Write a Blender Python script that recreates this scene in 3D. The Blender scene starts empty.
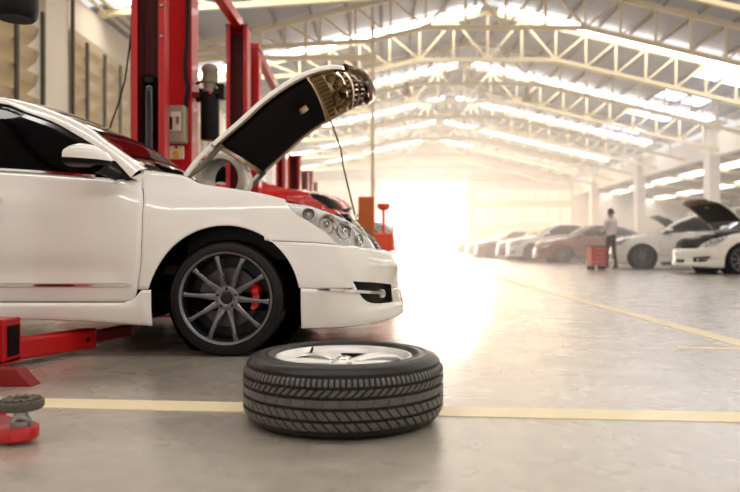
import bpy, bmesh, math, random
from mathutils import Vector, Matrix
random.seed(7)
C = bpy.context.scene.collection
PI = math.pi
sin, cos = math.sin, math.cos
# camera model: focal length in pixels, vanishing point of the hall axis, eye height
F, CX, CY, EYE = 690.0, 384.0, 247.5, 0.60


def wx(px, Y): return (px - CX) / F * Y
def wz(py, Y): return EYE - (py - CY) / F * Y
def lerp(a, b, t): return a + (b - a) * t
def clamp(v, a=0.0, b=1.0): return max(a, min(b, v))
def sstep(a, b, v):
    t = clamp((v - a) / (b - a)); return t * t * (3 - 2 * t)


def curve(pts):
    """monotone cubic through (x, y) points"""
    xs = [p[0] for p in pts]; ys = [p[1] for p in pts]; n = len(xs)
    d = [(ys[i + 1] - ys[i]) / (xs[i + 1] - xs[i]) for i in range(n - 1)]
    m = [d[0]] + [0 if d[i - 1] * d[i] <= 0 else 2 * d[i - 1] * d[i] / (d[i - 1] + d[i]) for i in range(1, n - 1)] + [d[-1]]
    def f(x):
        if x <= xs[0]: return ys[0]
        if x >= xs[-1]: return ys[-1]
        lo = 0
        while xs[lo + 1] < x: lo += 1
        h = xs[lo + 1] - xs[lo]; t = (x - xs[lo]) / h
        return ((2 * t**3 - 3 * t**2 + 1) * ys[lo] + (t**3 - 2 * t**2 + t) * h * m[lo]
                + (-2 * t**3 + 3 * t**2) * ys[lo + 1] + (t**3 - t**2) * h * m[lo + 1])
    return f


# ---------------------------------------------------------------- materials
def lin(c):
    if isinstance(c, str):
        c = tuple(int(c[i:i + 2], 16) / 255 for i in (0, 2, 4))
    return tuple((v / 12.92 if v <= 0.04045 else ((v + 0.055) / 1.055) ** 2.4) for v in c) + (1.0,)


def mat(name, col, rough=0.5, metal=0.0, coat=0.0, var=0.06, scale=8.0, bump=0.0, emit=None, estr=0.0, alpha=1.0, spec=0.5, col2=None, rvar=0.0):
    m = bpy.data.materials.new(name); m.use_nodes = True
    nt = m.node_tree; b = nt.nodes['Principled BSDF']
    tc = nt.nodes.new('ShaderNodeTexCoord'); nz = nt.nodes.new('ShaderNodeTexNoise')
    nz.inputs['Scale'].default_value = scale; nz.inputs['Detail'].default_value = 4
    nt.links.new(tc.outputs['Object'], nz.inputs['Vector'])
    mx = nt.nodes.new('ShaderNodeMix'); mx.data_type = 'RGBA'
    c1 = lin(col)
    if col2: ca, cb = c1, lin(col2)
    else:
        ca = tuple(v * (1 - var) for v in c1[:3]) + (1,); cb = tuple(min(1, v * (1 + var)) for v in c1[:3]) + (1,)
    mx.inputs[6].default_value = ca; mx.inputs[7].default_value = cb
    nt.links.new(nz.outputs['Fac'], mx.inputs[0]); nt.links.new(mx.outputs[2], b.inputs['Base Color'])
    b.inputs['Roughness'].default_value = rough; b.inputs['Metallic'].default_value = metal
    b.inputs['Coat Weight'].default_value = coat; b.inputs['Coat Roughness'].default_value = 0.04
    b.inputs['Specular IOR Level'].default_value = spec
    if rvar:
        mr = nt.nodes.new('ShaderNodeMapRange')
        mr.inputs[3].default_value = max(0.02, rough - rvar); mr.inputs[4].default_value = rough + rvar
        nt.links.new(nz.outputs['Fac'], mr.inputs[0]); nt.links.new(mr.outputs[0], b.inputs['Roughness'])
    if bump:
        bp = nt.nodes.new('ShaderNodeBump'); bp.inputs['Strength'].default_value = bump; bp.inputs['Distance'].default_value = 0.01
        nt.links.new(nz.outputs['Fac'], bp.inputs['Height']); nt.links.new(bp.outputs[0], b.inputs['Normal'])
    if emit:
        b.inputs['Emission Color'].default_value = lin(emit); b.inputs['Emission Strength'].default_value = estr
    b.inputs['Alpha'].default_value = alpha
    return m


def glass(name, tint, trans, rough=0.02, refl=1.0):
    """thin pane: tinted see-through with a clear reflection"""
    m = bpy.data.materials.new(name); m.use_nodes = True; nt = m.node_tree
    nt.nodes.remove(nt.nodes['Principled BSDF']); out = nt.nodes['Material Output']
    tr = nt.nodes.new('ShaderNodeBsdfTransparent'); tr.inputs[0].default_value = tuple(v * trans for v in lin(tint)[:3]) + (1,)
    gl = nt.nodes.new('ShaderNodeBsdfGlossy'); gl.inputs['Roughness'].default_value = rough
    fr = nt.nodes.new('ShaderNodeFresnel'); fr.inputs[0].default_value = 1.5
    mu = nt.nodes.new('ShaderNodeMath'); mu.operation = 'MULTIPLY'; mu.inputs[1].default_value = refl; mu.use_clamp = True
    mx = nt.nodes.new('ShaderNodeMixShader')
    nt.links.new(fr.outputs[0], mu.inputs[0]); nt.links.new(mu.outputs[0], mx.inputs[0])
    nt.links.new(tr.outputs[0], mx.inputs[1]); nt.links.new(gl.outputs[0], mx.inputs[2])
    nt.links.new(mx.outputs[0], out.inputs[0])
    return m


M = {}
M['pearl'] = mat('pearl_white_paint', 'f2efe9', 0.22, 0.0, 1.0, 0.02, 3)
M['white2'] = mat('white_paint', 'e6e4de', 0.3, 0, 1.0, 0.02, 3)
M['redpaint'] = mat('red_car_paint', 'c8201a', 0.25, 0, 1.0, 0.03, 3)
M['maroon'] = mat('dark_red_car_paint', '7a2a20', 0.3, 0, 1.0, 0.03, 3)
M['greycar'] = mat('grey_car_paint', '77726c', 0.3, 0.3, 1.0, 0.03, 3)
M['bronze'] = mat('bronze_car_paint', '8a6048', 0.3, 0.2, 1.0, 0.03, 3)
M['disc'] = mat('brake_disc_iron', '4c4a48', 0.42, 0.8, 0, 0.1, 20)
M['duct'] = mat('pale_duct', 'c9c2b4', 0.4, 0.1, 0.2, 0.1, 10)
M['redin'] = mat('post_shade_red', '5a090c', 0.6, 0, 0, 0.2, 10)  # dark red standing in for the shade inside the lift posts
M['black'] = mat('black_plastic', '080707', 0.45, 0, 0, 0.1, 20, spec=0.22)
M['blackgloss'] = mat('black_gloss', '080808', 0.12, 0, 0.5, 0.05, 10)
M['dark'] = mat('dark_underbody', '050404', 0.95, 0, 0, 0.1, 10, spec=0.05)
M['chrome'] = mat('chrome', 'd8d4d0', 0.09, 1.0, 0, 0.02, 10)
M['gun'] = mat('gunmetal_alloy', '6a686d', 0.16, 0.9, 0.3, 0.05, 12)
M['gundark'] = mat('dark_alloy_barrel', '2a292b', 0.4, 0.8, 0, 0.1, 12)
M['silver'] = mat('silver_alloy', 'e6e3de', 0.34, 0.45, 0.2, 0.04, 12)
M['steel'] = mat('brushed_steel', '9a9894', 0.35, 0.9, 0, 0.08, 15)
M['rubber'] = mat('tyre_rubber', '0c0908', 0.38, 0, 0, 0.25, 30, 0.1, spec=0.3)
M['rubber2'] = mat('grey_tread_rubber', '3a3634', 0.36, 0, 0, 0.3, 40, 0.15, col2='66615e')  # tread blocks, lighter grey than the carcass
M['caliper'] = mat('red_caliper', 'd8131a', 0.3, 0, 0.6, 0.04, 10)
M['red'] = mat('red_lift_paint', 'b8040c', 0.38, 0, 0.12, 0.08, 6, 0.02)
M['reddark'] = mat('worn_red_lift_paint', '86080c', 0.5, 0, 0.05, 0.2, 14, 0.05)
M['hoodinner'] = mat('primed_inner_panel', '9a7f4e', 0.45, 0.3, 0.1, 0.2, 14, 0.06)
M['pad'] = mat('black_felt_pad', '0a0403', 0.95, 0, 0, 0.3, 40, 0.3, spec=0.08)
M['glass'] = glass('tinted_glass', '2a2d28', 0.16, 0.02, .8)
M['wind'] = glass('windscreen_glass', '9fa39a', 0.32, 0.02, 1.2)
M['lens'] = glass('clear_lens', 'ffffff', 0.96, 0.02, .8)
M['reflector'] = mat('lamp_reflector', 'f8f5f0', 0.35, 0.0, 0, 0.12, 30)
M['lampwhite'] = mat('lamp_inner_trim', 'ded8ce', 0.3, 0.2, 0.2, 0.1, 20)
M['bronzetrim'] = mat('bronze_trim', '5a3a22', 0.25, 0.6, 0.3, 0.1, 20)
M['amber'] = mat('amber_lens', 'd8821e', 0.2, 0, 0.5, 0.05, 10)
M['redlens'] = mat('red_lens', 'a01010', 0.15, 0, 0.7, 0.05, 10)
M['cream'] = mat('cream_steel_paint', 'dcc9a0', 0.5, 0, 0, 0.06, 5)
M['creamwall'] = mat('cream_wall', 'efe5d5', 0.7, 0, 0, 0.05, 2)
M['greybox'] = mat('grey_enamel', 'a59f8e', 0.45, 0.2, 0, 0.1, 10)
M['label'] = mat('pale_sticker', 'e3ddd0', 0.5, 0, 0, 0.05, 10)
M['orange'] = mat('orange_enamel', 'e8481a', 0.4, 0, 0.2, 0.08, 8)
M['yellowknob'] = mat('yellow_enamel', 'd9a01a', 0.4, 0, 0.2, 0.08, 8)
M['greycap'] = mat('motor_grey', '8d8373', 0.5, 0.3, 0, 0.15, 12)
M['padrubber'] = mat('worn_rubber_pad', '3a332c', 0.75, 0, 0, 0.4, 40, 0.3, col2='6a5f52')
M['interior'] = mat('dark_interior', '0b0a09', 0.8, 0, 0, 0.15, 12)


# ---------------------------------------------------------------- mesh builder
class MB:
    def __init__(self): self.v = []; self.f = []; self.m = []
    def add(self, vs, fs, m=0, flip=False):
        o = len(self.v); self.v += [tuple(v) for v in vs]
        for f in fs:
            f = [i + o for i in f]
            self.f.append(f[::-1] if flip else f); self.m.append(m)
        return self
    def box(self, c, s, rz=0.0, m=0, R=None):
        hx, hy, hz = s[0] / 2, s[1] / 2, s[2] / 2
        vs = [Vector((x, y, z)) for z in (-hz, hz) for (x, y) in ((-hx, -hy), (hx, -hy), (hx, hy), (-hx, hy))]
        R = R or Matrix.Rotation(rz, 3, 'Z')
        vs = [R @ v + Vector(c) for v in vs]
        return self.add(vs, [(3, 2, 1, 0), (4, 5, 6, 7), (0, 1, 5, 4), (1, 2, 6, 5), (2, 3, 7, 6), (3, 0, 4, 7)], m)
    def beam(self, p, q, w, h, m=0, up=(0, 0, 1)):
        p, q = Vector(p), Vector(q); d = (q - p); L = d.length; d.normalize()
        u = Vector(up)
        if abs(d.dot(u)) > 0.99: u = Vector((0, 1, 0))
        s = d.cross(u).normalized(); t = s.cross(d)
        vs = []
        for e in (p, q):
            for a, b in ((-1, -1), (1, -1), (1, 1), (-1, 1)):
                vs.append(e + s * (a * w / 2) + t * (b * h / 2))
        return self.add(vs, [(3, 2, 1, 0), (4, 5, 6, 7), (0, 1, 5, 4), (1, 2, 6, 5), (2, 3, 7, 6), (3, 0, 4, 7)], m)
    def tube(self, pts, r, n=8, m=0, cap=True):
        pts = [Vector(p) for p in pts]; k = len(pts); rs = r if isinstance(r, (list, tuple)) else [r] * k
        rows = []; prev = None
        for i, p in enumerate(pts):
            d = (pts[min(i + 1, k - 1)] - pts[max(i - 1, 0)]).normalized()
            u = prev if prev is not None else (Vector((0, 0, 1)) if abs(d.z) < 0.9 else Vector((1, 0, 0)))
            a = (u - d * d.dot(u)).normalized(); b = d.cross(a); prev = a
            rows.append([p + (a * cos(2 * PI * j / n) + b * sin(2 * PI * j / n)) * rs[i] for j in range(n)])
        o = len(self.v); vs = [v for row in rows for v in row]; fs = []
        for i in range(k - 1):
            for j in range(n):
                fs.append((i * n + j, i * n + (j + 1) % n, (i + 1) * n + (j + 1) % n, (i + 1) * n + j))
        if cap:
            fs.append(tuple(range(n))[::-1]); fs.append(tuple((k - 1) * n + j for j in range(n)))
        return self.add(vs, fs, m)
    def lathe(self, prof, n=32, T=None, m=0, closed=False, a0=0, a1=2 * PI):
        """profile (radius, height) round local Z"""
        T = T or Matrix.Identity(4); full = abs(a1 - a0 - 2 * PI) < 1e-6
        cols = n if full else n + 1; k = len(prof); vs = []
        for j in range(cols):
            a = a0 + (a1 - a0) * j / n
            vs += [T @ Vector((r * cos(a), r * sin(a), z)) for r, z in prof]
        fs = []
        for j in range(n):
            j2 = (j + 1) % cols
            for i in range(k if closed else k - 1):
                i2 = (i + 1) % k
                fs.append((j * k + i, j2 * k + i, j2 * k + i2, j * k + i2))
        return self.add(vs, fs, m)
    def grid(self, rows, m=0, flip=False, cyc=False):
        k = len(rows[0]); vs = [p for r in rows for p in r]; fs = []
        for i in range(len(rows) - 1):
            for j in range(k if cyc else k - 1):
                j2 = (j + 1) % k
                fs.append((i * k + j, i * k + j2, (i + 1) * k + j2, (i + 1) * k + j))
        return self.add(vs, fs, m, flip)
    def prism(self, poly, T, depth, m=0):
        """2D polygon (x, y) extruded along local +Z by depth, placed by T"""
        n = len(poly)
        vs = [T @ Vector((x, y, 0)) for x, y in poly] + [T @ Vector((x, y, depth)) for x, y in poly]
        fs = [tuple(range(n))[::-1], tuple(range(n, 2 * n))] + [(i, (i + 1) % n, n + (i + 1) % n, n + i) for i in range(n)]
        return self.add(vs, fs, m)
    def ball(self, c, r, n=12, m=0, R=None):
        rx, ry, rz = r if isinstance(r, (tuple, list)) else (r, r, r)
        k = max(4, n // 2); prof = [(sin(PI * i / k), -cos(PI * i / k)) for i in range(k + 1)]
        prof[0] = (0.001, -1); prof[-1] = (0.001, 1)
        T = Matrix.Translation(Vector(c)) @ (R.to_4x4() if R else Matrix.Identity(4)) @ Matrix.Diagonal((rx, ry, rz, 1))
        return self.lathe(prof, n, T, m)
    def build(self, name, mats, parent=None, smooth=40, bevel=0, seg=2, solid=0, offset=-1, weld=False, link=True, subsurf=0):
        me = bpy.data.meshes.new(name); me.from_pydata(self.v, [], self.f)
        for mm in (mats if isinstance(mats, (list, tuple)) else [mats]): me.materials.append(mm)
        me.polygons.foreach_set('material_index', self.m)
        if weld:
            bm = bmesh.new(); bm.from_mesh(me); bmesh.ops.remove_doubles(bm, verts=bm.verts, dist=1e-5)
            bm.to_mesh(me); bm.free()
        if smooth:
            me.polygons.foreach_set('use_smooth', [True] * len(me.polygons)); me.update()
            me.set_sharp_from_angle(angle=math.radians(smooth))
        o = bpy.data.objects.new(name, me)
        if link: C.objects.link(o)
        if parent: o.parent = parent
        if solid:
            s = o.modifiers.new('solid', 'SOLIDIFY'); s.thickness = solid; s.offset = offset
        if bevel:
            b = o.modifiers.new('bevel', 'BEVEL'); b.width = bevel; b.segments = seg; b.limit_method = 'ANGLE'
        if subsurf:
            b = o.modifiers.new('sub', 'SUBSURF'); b.levels = subsurf; b.render_levels = subsurf
        return o


def tag(o, label, cat, group=None, kind=None):
    o['label'] = label; o['category'] = cat
    if group: o['group'] = group
    if kind: o['kind'] = kind
    return o
def thing(name, label, cat, loc=(0, 0, 0), rz=0.0, group=None):
    o = bpy.data.objects.new(name, None); C.objects.link(o); o.empty_display_size = 0.2
    o.location = loc; o.rotation_euler = (0, 0, rz)
    return tag(o, label, cat, group)
def struct(o, label=None, cat=None):
    o['kind'] = 'structure'
    if label: o['label'] = label
    if cat: o['category'] = cat
    return o
def copy_tree(o, parent=None):
    c = o.copy(); C.objects.link(c)
    if parent: c.parent = parent
    for ch in o.children: copy_tree(ch, c)
    return c
TRS = Matrix.Translation
def ROT(a, ax): return Matrix.Rotation(a, 4, ax)
SKY_E, WIN_E, WORLD_E, EXPO, HAZE, SUN_E, GATE_L = 11.0, 4.0, .95, 0.1, 0.026, 4.5, 17.0
# ================================================================= the white car (also the pattern for the parked ones)
# local frame: x forward (0 = front axle), y lateral (near side negative), z up
CAR_X, CAR_Y = -0.864, 4.65
X0, XR0 = 0.42, -3.20                       # where the flanks begin to turn round to nose and tail
AXR = -2.775; WR = 0.322; ARC = 0.405; AZ = 0.315
XFp = curve([(.14, .96), (.17, .985), (.19, 1.0), (.23, .997), (.27, .978), (.38, .965), (.47, .96), (.53, .945), (.6, .915), (.65, .885), (.7, .85), (.75, .805), (.8, .75), (.85, .68), (.9, .6), (1.0, .5)])
XRp = curve([(.2, -3.78), (.3, -3.86), (.6, -3.87), (.8, -3.84), (1.0, -3.78), (1.1, -3.74)])
Wfen = curve([(.14, .85), (.17, .868), (.25, .886), (.31, .893), (.5, .902), (.62, .901), (.72, .893), (.8, .877), (.86, .856), (.9, .835), (.95, .805), (1.0, .778), (1.06, .75)])
Wdoor = curve([(.14, .84), (.17, .862), (.22, .893), (.285, .897), (.3, .882), (.33, .885), (.42, .896), (.55, .900), (.72, .897), (.84, .892), (.885, .884), (.93, .872), (.98, .866), (1.06, .845), (1.1, .82)])


def Wd(x, z):
    k = sstep(-.75, -.3, x); w = lerp(Wdoor(z), Wfen(z), k)
    w -= .022 * sstep(0.05, .45, x)
    for xc in (0, AXR):
        r = math.hypot(x - xc, z - AZ); w += .004 * math.exp(-((r - .41) / .028) ** 2)
    if x < -.5: w -= .012 * math.exp(-((z - .47) / .07) ** 2) * sstep(-.5, -.62, x)
    w -= .03 * sstep(-2.6, -3.3, x)
    return w


def SP(q, z, side=-1):
    if q > 0:
        t = min(q, PI / 2); u = sin(t) ** (2 / 2.6)
        x = X0 + (XFp(z) - X0) * u; y = Wd(X0, z) * max(cos(t), 0) ** .9
    else:
        x = X0 + q
        if x < XR0:
            t = min(XR0 - x, PI / 2); u = sin(t) ** (2 / 2.8)
            x = XR0 + (XRp(z) - XR0) * u; y = Wd(XR0, z) * max(cos(t), 0) ** .8
        else: y = Wd(x, z)
    return Vector((x, side * y, z))


def proj(p):
    X, Y = p[0] + CAR_X, p[1] + CAR_Y
    return CX + F * X / Y, CY - F * (p[2] - EYE) / Y


def inv(px, py):
    """photo point -> (q, z) on the flank and nose surface"""
    best = None; prev = None; N = 500
    for i in range(N + 1):
        q = -1.0 + (1.0 + PI / 2 * .98) * i / N; z = .6
        for _ in range(5):
            Y = CAR_Y + SP(q, z)[1]; z = EYE - (py - CY) / F * Y
        x = proj(SP(q, z))[0]
        if x >= px: return q, z
        if best is None or x > best[2]: best = (q, z, x)
    return best[:2]


def qcurve(pts):
    qs = []
    for p in pts:
        q, z = inv(*p)
        if not qs or q > qs[-1][0] + .004: qs.append((q, z))
    return curve(qs), qs[0][0], qs[-1][0]


def xq(x): return x - X0                    # flank station -> q
def archz(x, xc=0.0, r=ARC):
    d = abs(x - xc); return AZ + math.sqrt(r * r - d * d) if d < r else -1
def span(a, b, n): return [lerp(a, b, i / n) for i in range(n + 1)]
def arcspan(xc, r, n, a=0.0, b=PI): return [xc - r * cos(lerp(a, b, i / n)) for i in range(n + 1)]


def orient(mb):
    s = 0; c0 = Vector((-1.4, 0, .55))
    for f in mb.f[:400]:
        p = [Vector(mb.v[i]) for i in f]; n = (p[1] - p[0]).cross(p[2] - p[0]); m = sum(p, Vector()) / len(p)
        c = Vector((clamp(m.x, -3.0, .2), 0, .55)); s += n.dot((m - c))
    if s < 0: mb.f = [f[::-1] for f in mb.f]
    return mb


def patch(qs, zlo, zhi, nz, side=-1, off=0.0, shear=None, lip=None, mb=None, m=0):
    rows = []
    for q in qs:
        a, b = zlo(q), zhi(q); row = []
        for j in range(nz + 1):
            z = lerp(a, b, j / nz); qq = q + (shear(q, z) if shear else 0)
            p = SP(qq, z, side)
            if off:
                e = .01; n = (SP(qq + e, z, side) - SP(qq - e, z, side)).cross(SP(qq, z + e, side) - SP(qq, z - e, side)).normalized()
                if n.dot(Vector((p.x - .0 if p.x > .3 else 0, p.y, 0))) < 0: n = -n
                p = p + n * off
            row.append(p)
        if lip:
            p = row[-1]; row.append(p + Vector((0, -side * .012, -.004))); row.append(p + Vector((0, -side * .05, lip)))
        rows.append(row)
    out = MB(); out.grid(rows, m); orient(out)
    if mb is None: return out
    mb.add(out.v, out.f, m); return mb


# --- traced curves
HL_TOP, hq0, hq1 = qcurve([(284.5, 199.5), (303, 202), (320, 205.5), (337, 210.5), (351, 217), (362, 224.5), (373, 235.4), (382, 249)])
HL_LOW, lq0, lq1 = qcurve([(284.8, 199.9), (289, 208), (296, 214.6), (313, 224), (324, 230.7), (330, 236), (337.4, 244.5), (350.7, 245.6), (368, 247.8), (382, 250)])
CORNER = inv(337.4, 244.5); hq1 = max(hq1, lq1)
SEAMZ = curve([(xq(.15), .640), (CORNER[0], CORNER[1])])
fend_top = curve([(xq(-.48), 1.045), (xq(-.43), 1.032), (xq(-.28), 1.008), (xq(-.22), .985), (xq(-.169), .958), (xq(.032), .926), (xq(.194), .898), (hq0, HL_TOP(hq0))])
door_seam = curve([(.29, -.53), (.304, -.516), (.32, -.5), (.347, -.487), (.396, -.476), (.526, -.459), (.70, -.455), (.858, -.4565), (.967, -.484), (1.05, -.50)])
belt = curve([(-3.3, 1.06), (-2.8, 1.062), (-2.0, 1.05), (-1.246, 1.022), (-.713, .985), (-.45, .968)])
skirt_lo = curve([(-2.4, .2), (-1.6, .215), (-1.22, .213), (-.8, .195), (-.38, .168)])
FOG_TOP, fq0, fq1 = qcurve([(352.6, 281), (356, 281.5), (374, 282.6), (391, 284.4)])
FOG_LOW, _a, _b = qcurve([(352.7, 282), (355.4, 287.5), (360, 295.7), (365.5, 301), (371, 303), (384, 303.4), (391, 302)])
SPL = curve([(xq(.405), .378), (inv(318, 289)[0], inv(318, 289)[1]), (fq0, .371), (fq1, .352), (PI / 2, .35)])
LIPB = curve([(xq(.405), inv(299, 327.7)[1]), (inv(384, 320.8)[0], inv(384, 320.8)[1]), (1.25, .186), (PI / 2, .188)])
YG = curve([(.9, .872), (.95, .862), (1.0, .848), (1.1, .806), (1.2, .758), (1.3, .706), (1.4, .648), (1.48, .59)])


def ginv(px, py, inset=0.0):
    z = 1.2
    for _ in range(8):
        Y = CAR_Y - YG(z) + inset; z = EYE - (py - CY) / F * Y
    return Vector(((px - CX) / F * Y - CAR_X, -(YG(z) - inset), z))


def gpt(x, z, inset=0.0): return Vector((x, -(YG(z) - inset), z))
def resample(pts, n):
    L = [0]
    for a, b in zip(pts, pts[1:]): L.append(L[-1] + (b - a).length)
    fs = [curve([(l, p[i]) for l, p in zip(L, pts)]) for i in range(3)]
    return [Vector([f(L[-1] * k / n) for f in fs]) for k in range(n + 1)]
def mir(p, s): return Vector((p[0], p[1] * -s, p[2]))       # s = -1 keeps the near side


PIL_IN = [ginv(131, 177.8), ginv(110, 156), ginv(91.6, 143.5), ginv(73, 132.5), ginv(55, 122.5), ginv(27.5, 112.4), ginv(0, 103.2),
          gpt(-1.65, 1.44), gpt(-2.1, 1.42), gpt(-2.45, 1.34), gpt(-2.7, 1.22), gpt(-2.85, 1.07)]
PIL_OUT = [ginv(147.5, 169, .05), ginv(126.6, 154, .05), ginv(108, 141, .05), ginv(90, 127, .05), ginv(55, 111, .05), ginv(27.5, 101.6, .05), ginv(0, 97.5, .05),
           gpt(-1.65, 1.478, .05), gpt(-2.1, 1.465, .05), gpt(-2.5, 1.40, .05), gpt(-2.9, 1.24, .05), gpt(-3.2, 1.075, .05)]

# hood, standing open: (x, z) along its length, and half width
HOODP = [(-.25, 1.0), (-.13, 1.18), (.04, 1.335), (.2, 1.478), (.36, 1.588), (.47, 1.643), (.575, 1.68), (.66, 1.698), (.725, 1.698), (.765, 1.675), (.78, 1.635)]
_L = [0]
for a, b in zip(HOODP, HOODP[1:]): _L.append(_L[-1] + math.hypot(b[0] - a[0], b[1] - a[1]))
HX = curve([(l, p[0]) for l, p in zip(_L, HOODP)]); HZ = curve([(l, p[1]) for l, p in zip(_L, HOODP)]); HL = _L[-1]
HW = curve([(0, .775), (.55, .775), (.8, .755), (.95, .73), (1.05, .69), (1.15, .61), (1.22, .50), (HL, .36)])
HOODL = lambda x: next(l for l in [i * HL / 400 for i in range(401)] if HX(l) >= x)


def hood_pt(l, w, off=0.0):
    le = max(0.0, l - .05 * w * w * sstep(.5, HL, l)); e = .004
    t = Vector((HX(le + e) - HX(le - e), 0, HZ(le + e) - HZ(le - e))).normalized(); n = Vector((t.z, 0, -t.x))   # n points to the underside
    return Vector((HX(le), HW(l) * w, HZ(le))) + n * (off + .035 * w * w * sstep(0, .3, l) - .02)


PARTS = []                                   # (name, mesh object, parent name) of the template


def build_car(root, hood='open', hero=True):
    P = {}
    def put(key, mb, name, mats, parent=None, **k):
        o = mb.build(name, mats, P[parent] if parent else root, **k); P[key] = o; return o
    pearl = M['pearl']
    for s in (-1, 1):
        # front fender
        xs = span(-.452, -.408, 3) + arcspan(0, ARC * .999, 40)
        xs = [x for x in xs if x < .212]
        qs = [xq(x) for x in xs] + span(xq(.2135), hq0, 5) + span(hq0 + .004, CORNER[0], 12)[0:]
        qs = sorted(set(round(q, 5) for q in qs))
        def flo(q):
            x = X0 + q
            if x < -.404: return .372
            if q <= xq(.2131): return max(.372, archz(x))
            return SEAMZ(q) + .002
        def fhi(q): return fend_top(q) if q <= hq0 else max(HL_LOW(q) - .003, SEAMZ(q) + .003)
        def fsh(q, z):
            k = clamp(1 - (X0 + q + .452) / .2); return (door_seam(z) + .004 + .452) * k
        put(f'fender{s}', patch(qs, flo, fhi, 26, s, shear=fsh), 'fender', pearl, solid=.01)
        # inner fender ledge beside the engine bay
        lg = MB(); qs2 = span(xq(-.44), hq0, 20)
        lg.grid([[SP(q, fend_top(q), s), SP(q, fend_top(q), s) + Vector((0, -s * .012, -.006)), SP(q, fend_top(q), s) + Vector((0, -s * .016, -.05)), SP(q, fend_top(q), s) + Vector((0, -s * .10, -.06))] for q in qs2])
        put(f'ledge{s}', lg, 'fender_ledge', pearl, f'fender{s}')
        fc = MB(); fp = [mir(p, s) for p in (PIL_IN[0] + Vector((0, .004, 0)), PIL_OUT[0] + Vector((.0, .01, -.003)))] + [SP(xq(x), fend_top(xq(x)), s) + Vector((0, -s * .004, .0)) for x in (-.40, -.43, -.455, -.48)] + [SP(xq(-.487), .965, s) + Vector((0, -s * .006, 0))]
        fc.add(fp, [tuple(range(len(fp)))]); fc.add([fp[0], fp[-1], SP(xq(-.50), .93, s) + Vector((0, -s * .012, 0)), SP(xq(-.44), .93, s) + Vector((0, -s * .012, 0)), fp[3]], [(0, 1, 2, 3, 4)]); put(f'fcorner{s}', fc, 'fender_corner', pearl, f'fender{s}', smooth=30)
        # side skirt
        xs = span(-2.368, -.406, 40)
        sk = patch([xq(x) for x in xs], lambda q: skirt_lo(X0 + q), lambda q: .3 + .068 * sstep(-.52, -.47, X0 + q), 10, s)
        put(f'skirt{s}', sk, 'side_skirt', pearl, solid=.012)
        # doors
        for dn, xa, xb in (('front', -1.5, None), ('rear', -2.368, -1.507)):
            rows = []
            for i in range(31):
                row = []
                for j in range(25):
                    v = j / 24; v = v * v * .35 + v * .65; xe = xb
                    zt = belt(lerp(xa, -.49 if xb is None else xb, i / 30)); z = lerp(.305, zt, v)
                    if xb is None: xe = door_seam(z)
                    row.append(SP(xq(lerp(xa, xe, i / 30)), z, s))
                rows.append(row)
            mb = MB(); mb.grid(rows); orient(mb)
            put(f'{dn}door{s}', mb, f'{dn}_door', pearl, solid=.012)
            dk = f'{dn}door{s}'
            x1 = -.505 if xb is None else -1.53
            tr = MB(); rows = []
            for i in range(25):
                x = lerp(xa + .03, x1, i / 24); h = .0125 * math.sqrt(clamp((x1 - x) / .03)) if xb is None else .0125
                z0 = .394; o = s * .009
                rows.append([SP(xq(x), z0 - h, s), SP(xq(x), z0 - h * .6, s) + Vector((0, o, 0)), SP(xq(x), z0 + h * .6, s) + Vector((0, o, 0)), SP(xq(x), z0 + h, s)])
            tr.grid(rows); orient(tr); put(f'trim{dn}{s}', tr, 'chrome_side_strip', M['chrome'], dk)
            # handle
            hx = -1.33 if xb is None else -2.2; hd = MB(); y = s * (Wd(hx, .86) + .03)
            hd.tube([(hx - .1, y - s * .03, .868), (hx - .085, y, .87), (hx, y + s * .004, .872), (hx + .085, y, .87), (hx + .1, y - s * .03, .868)], .013, 8)
            put(f'handle{dn}{s}', hd, 'door_handle', pearl, dk)
            bt = MB(); xe = -.72 if xb is None else xb
            bt.grid([[SP(xq(x), belt(x) + .001, s) + Vector((0, s * .004, 0)), SP(xq(x), belt(x) + .014, s) + Vector((0, s * .006, 0)), SP(xq(x), belt(x) + .018, s) + Vector((0, -s * .012, 0))] for x in span(xa, xe, 20)]); orient(bt)
            put(f'belt{dn}{s}', bt, 'belt_trim', M['chrome'], dk)
        # rear quarter
        xs = [-2.377] + sorted(arcspan(AXR, ARC * .999, 40)); xs = [x for x in xs if x <= -2.37]
        qs = sorted([xq(x) for x in xs if x > XR0 + .02] + [xq(XR0) - t for t in span(0, .5, 8)])
        put(f'quarter{s}', patch(qs, lambda q: max(.62 if X0 + q < AXR - .24 else .3, archz(X0 + q, AXR)), lambda q: belt(X0 + q), 22, s), 'rear_quarter', pearl, solid=.01)
        # greenhouse
        N = 44; a, b = resample(PIL_IN, N), resample(PIL_OUT, N); rows = []
        for p, q_ in zip(a, b):
            row = [p + Vector((0, .012, 0))]
            for t in (0, .25, .5, .75, 1):
                r = p.lerp(q_, t); r.y -= .018 * sin(PI * t); r.z += .012 * sin(PI * t); row.append(r)
            row.append(q_ + Vector((0, .015, -.004))); rows.append([mir(r, s) for r in row])
        mb = MB(); mb.grid(rows); orient(mb); put(f'pillar{s}', mb, 'roof_pillar', pearl)
        wt = MB(); wt.grid([[mir(p + Vector((0, .002, .002)), s), mir(p + Vector((0, .010, -.010)), s), mir(Vector((p.x - .012, -(YG(p.z - .03) - .012), max(p.z - .034, belt(p.x)))), s)] for p in a]); orient(wt)
        put(f'wtrim{s}', wt, 'window_trim', M['blackgloss'], f'pillar{s}')
        top = curve(sorted([(p.x, p.z - .02) for p in a]))
        x0w = a[0].x - .01
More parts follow.
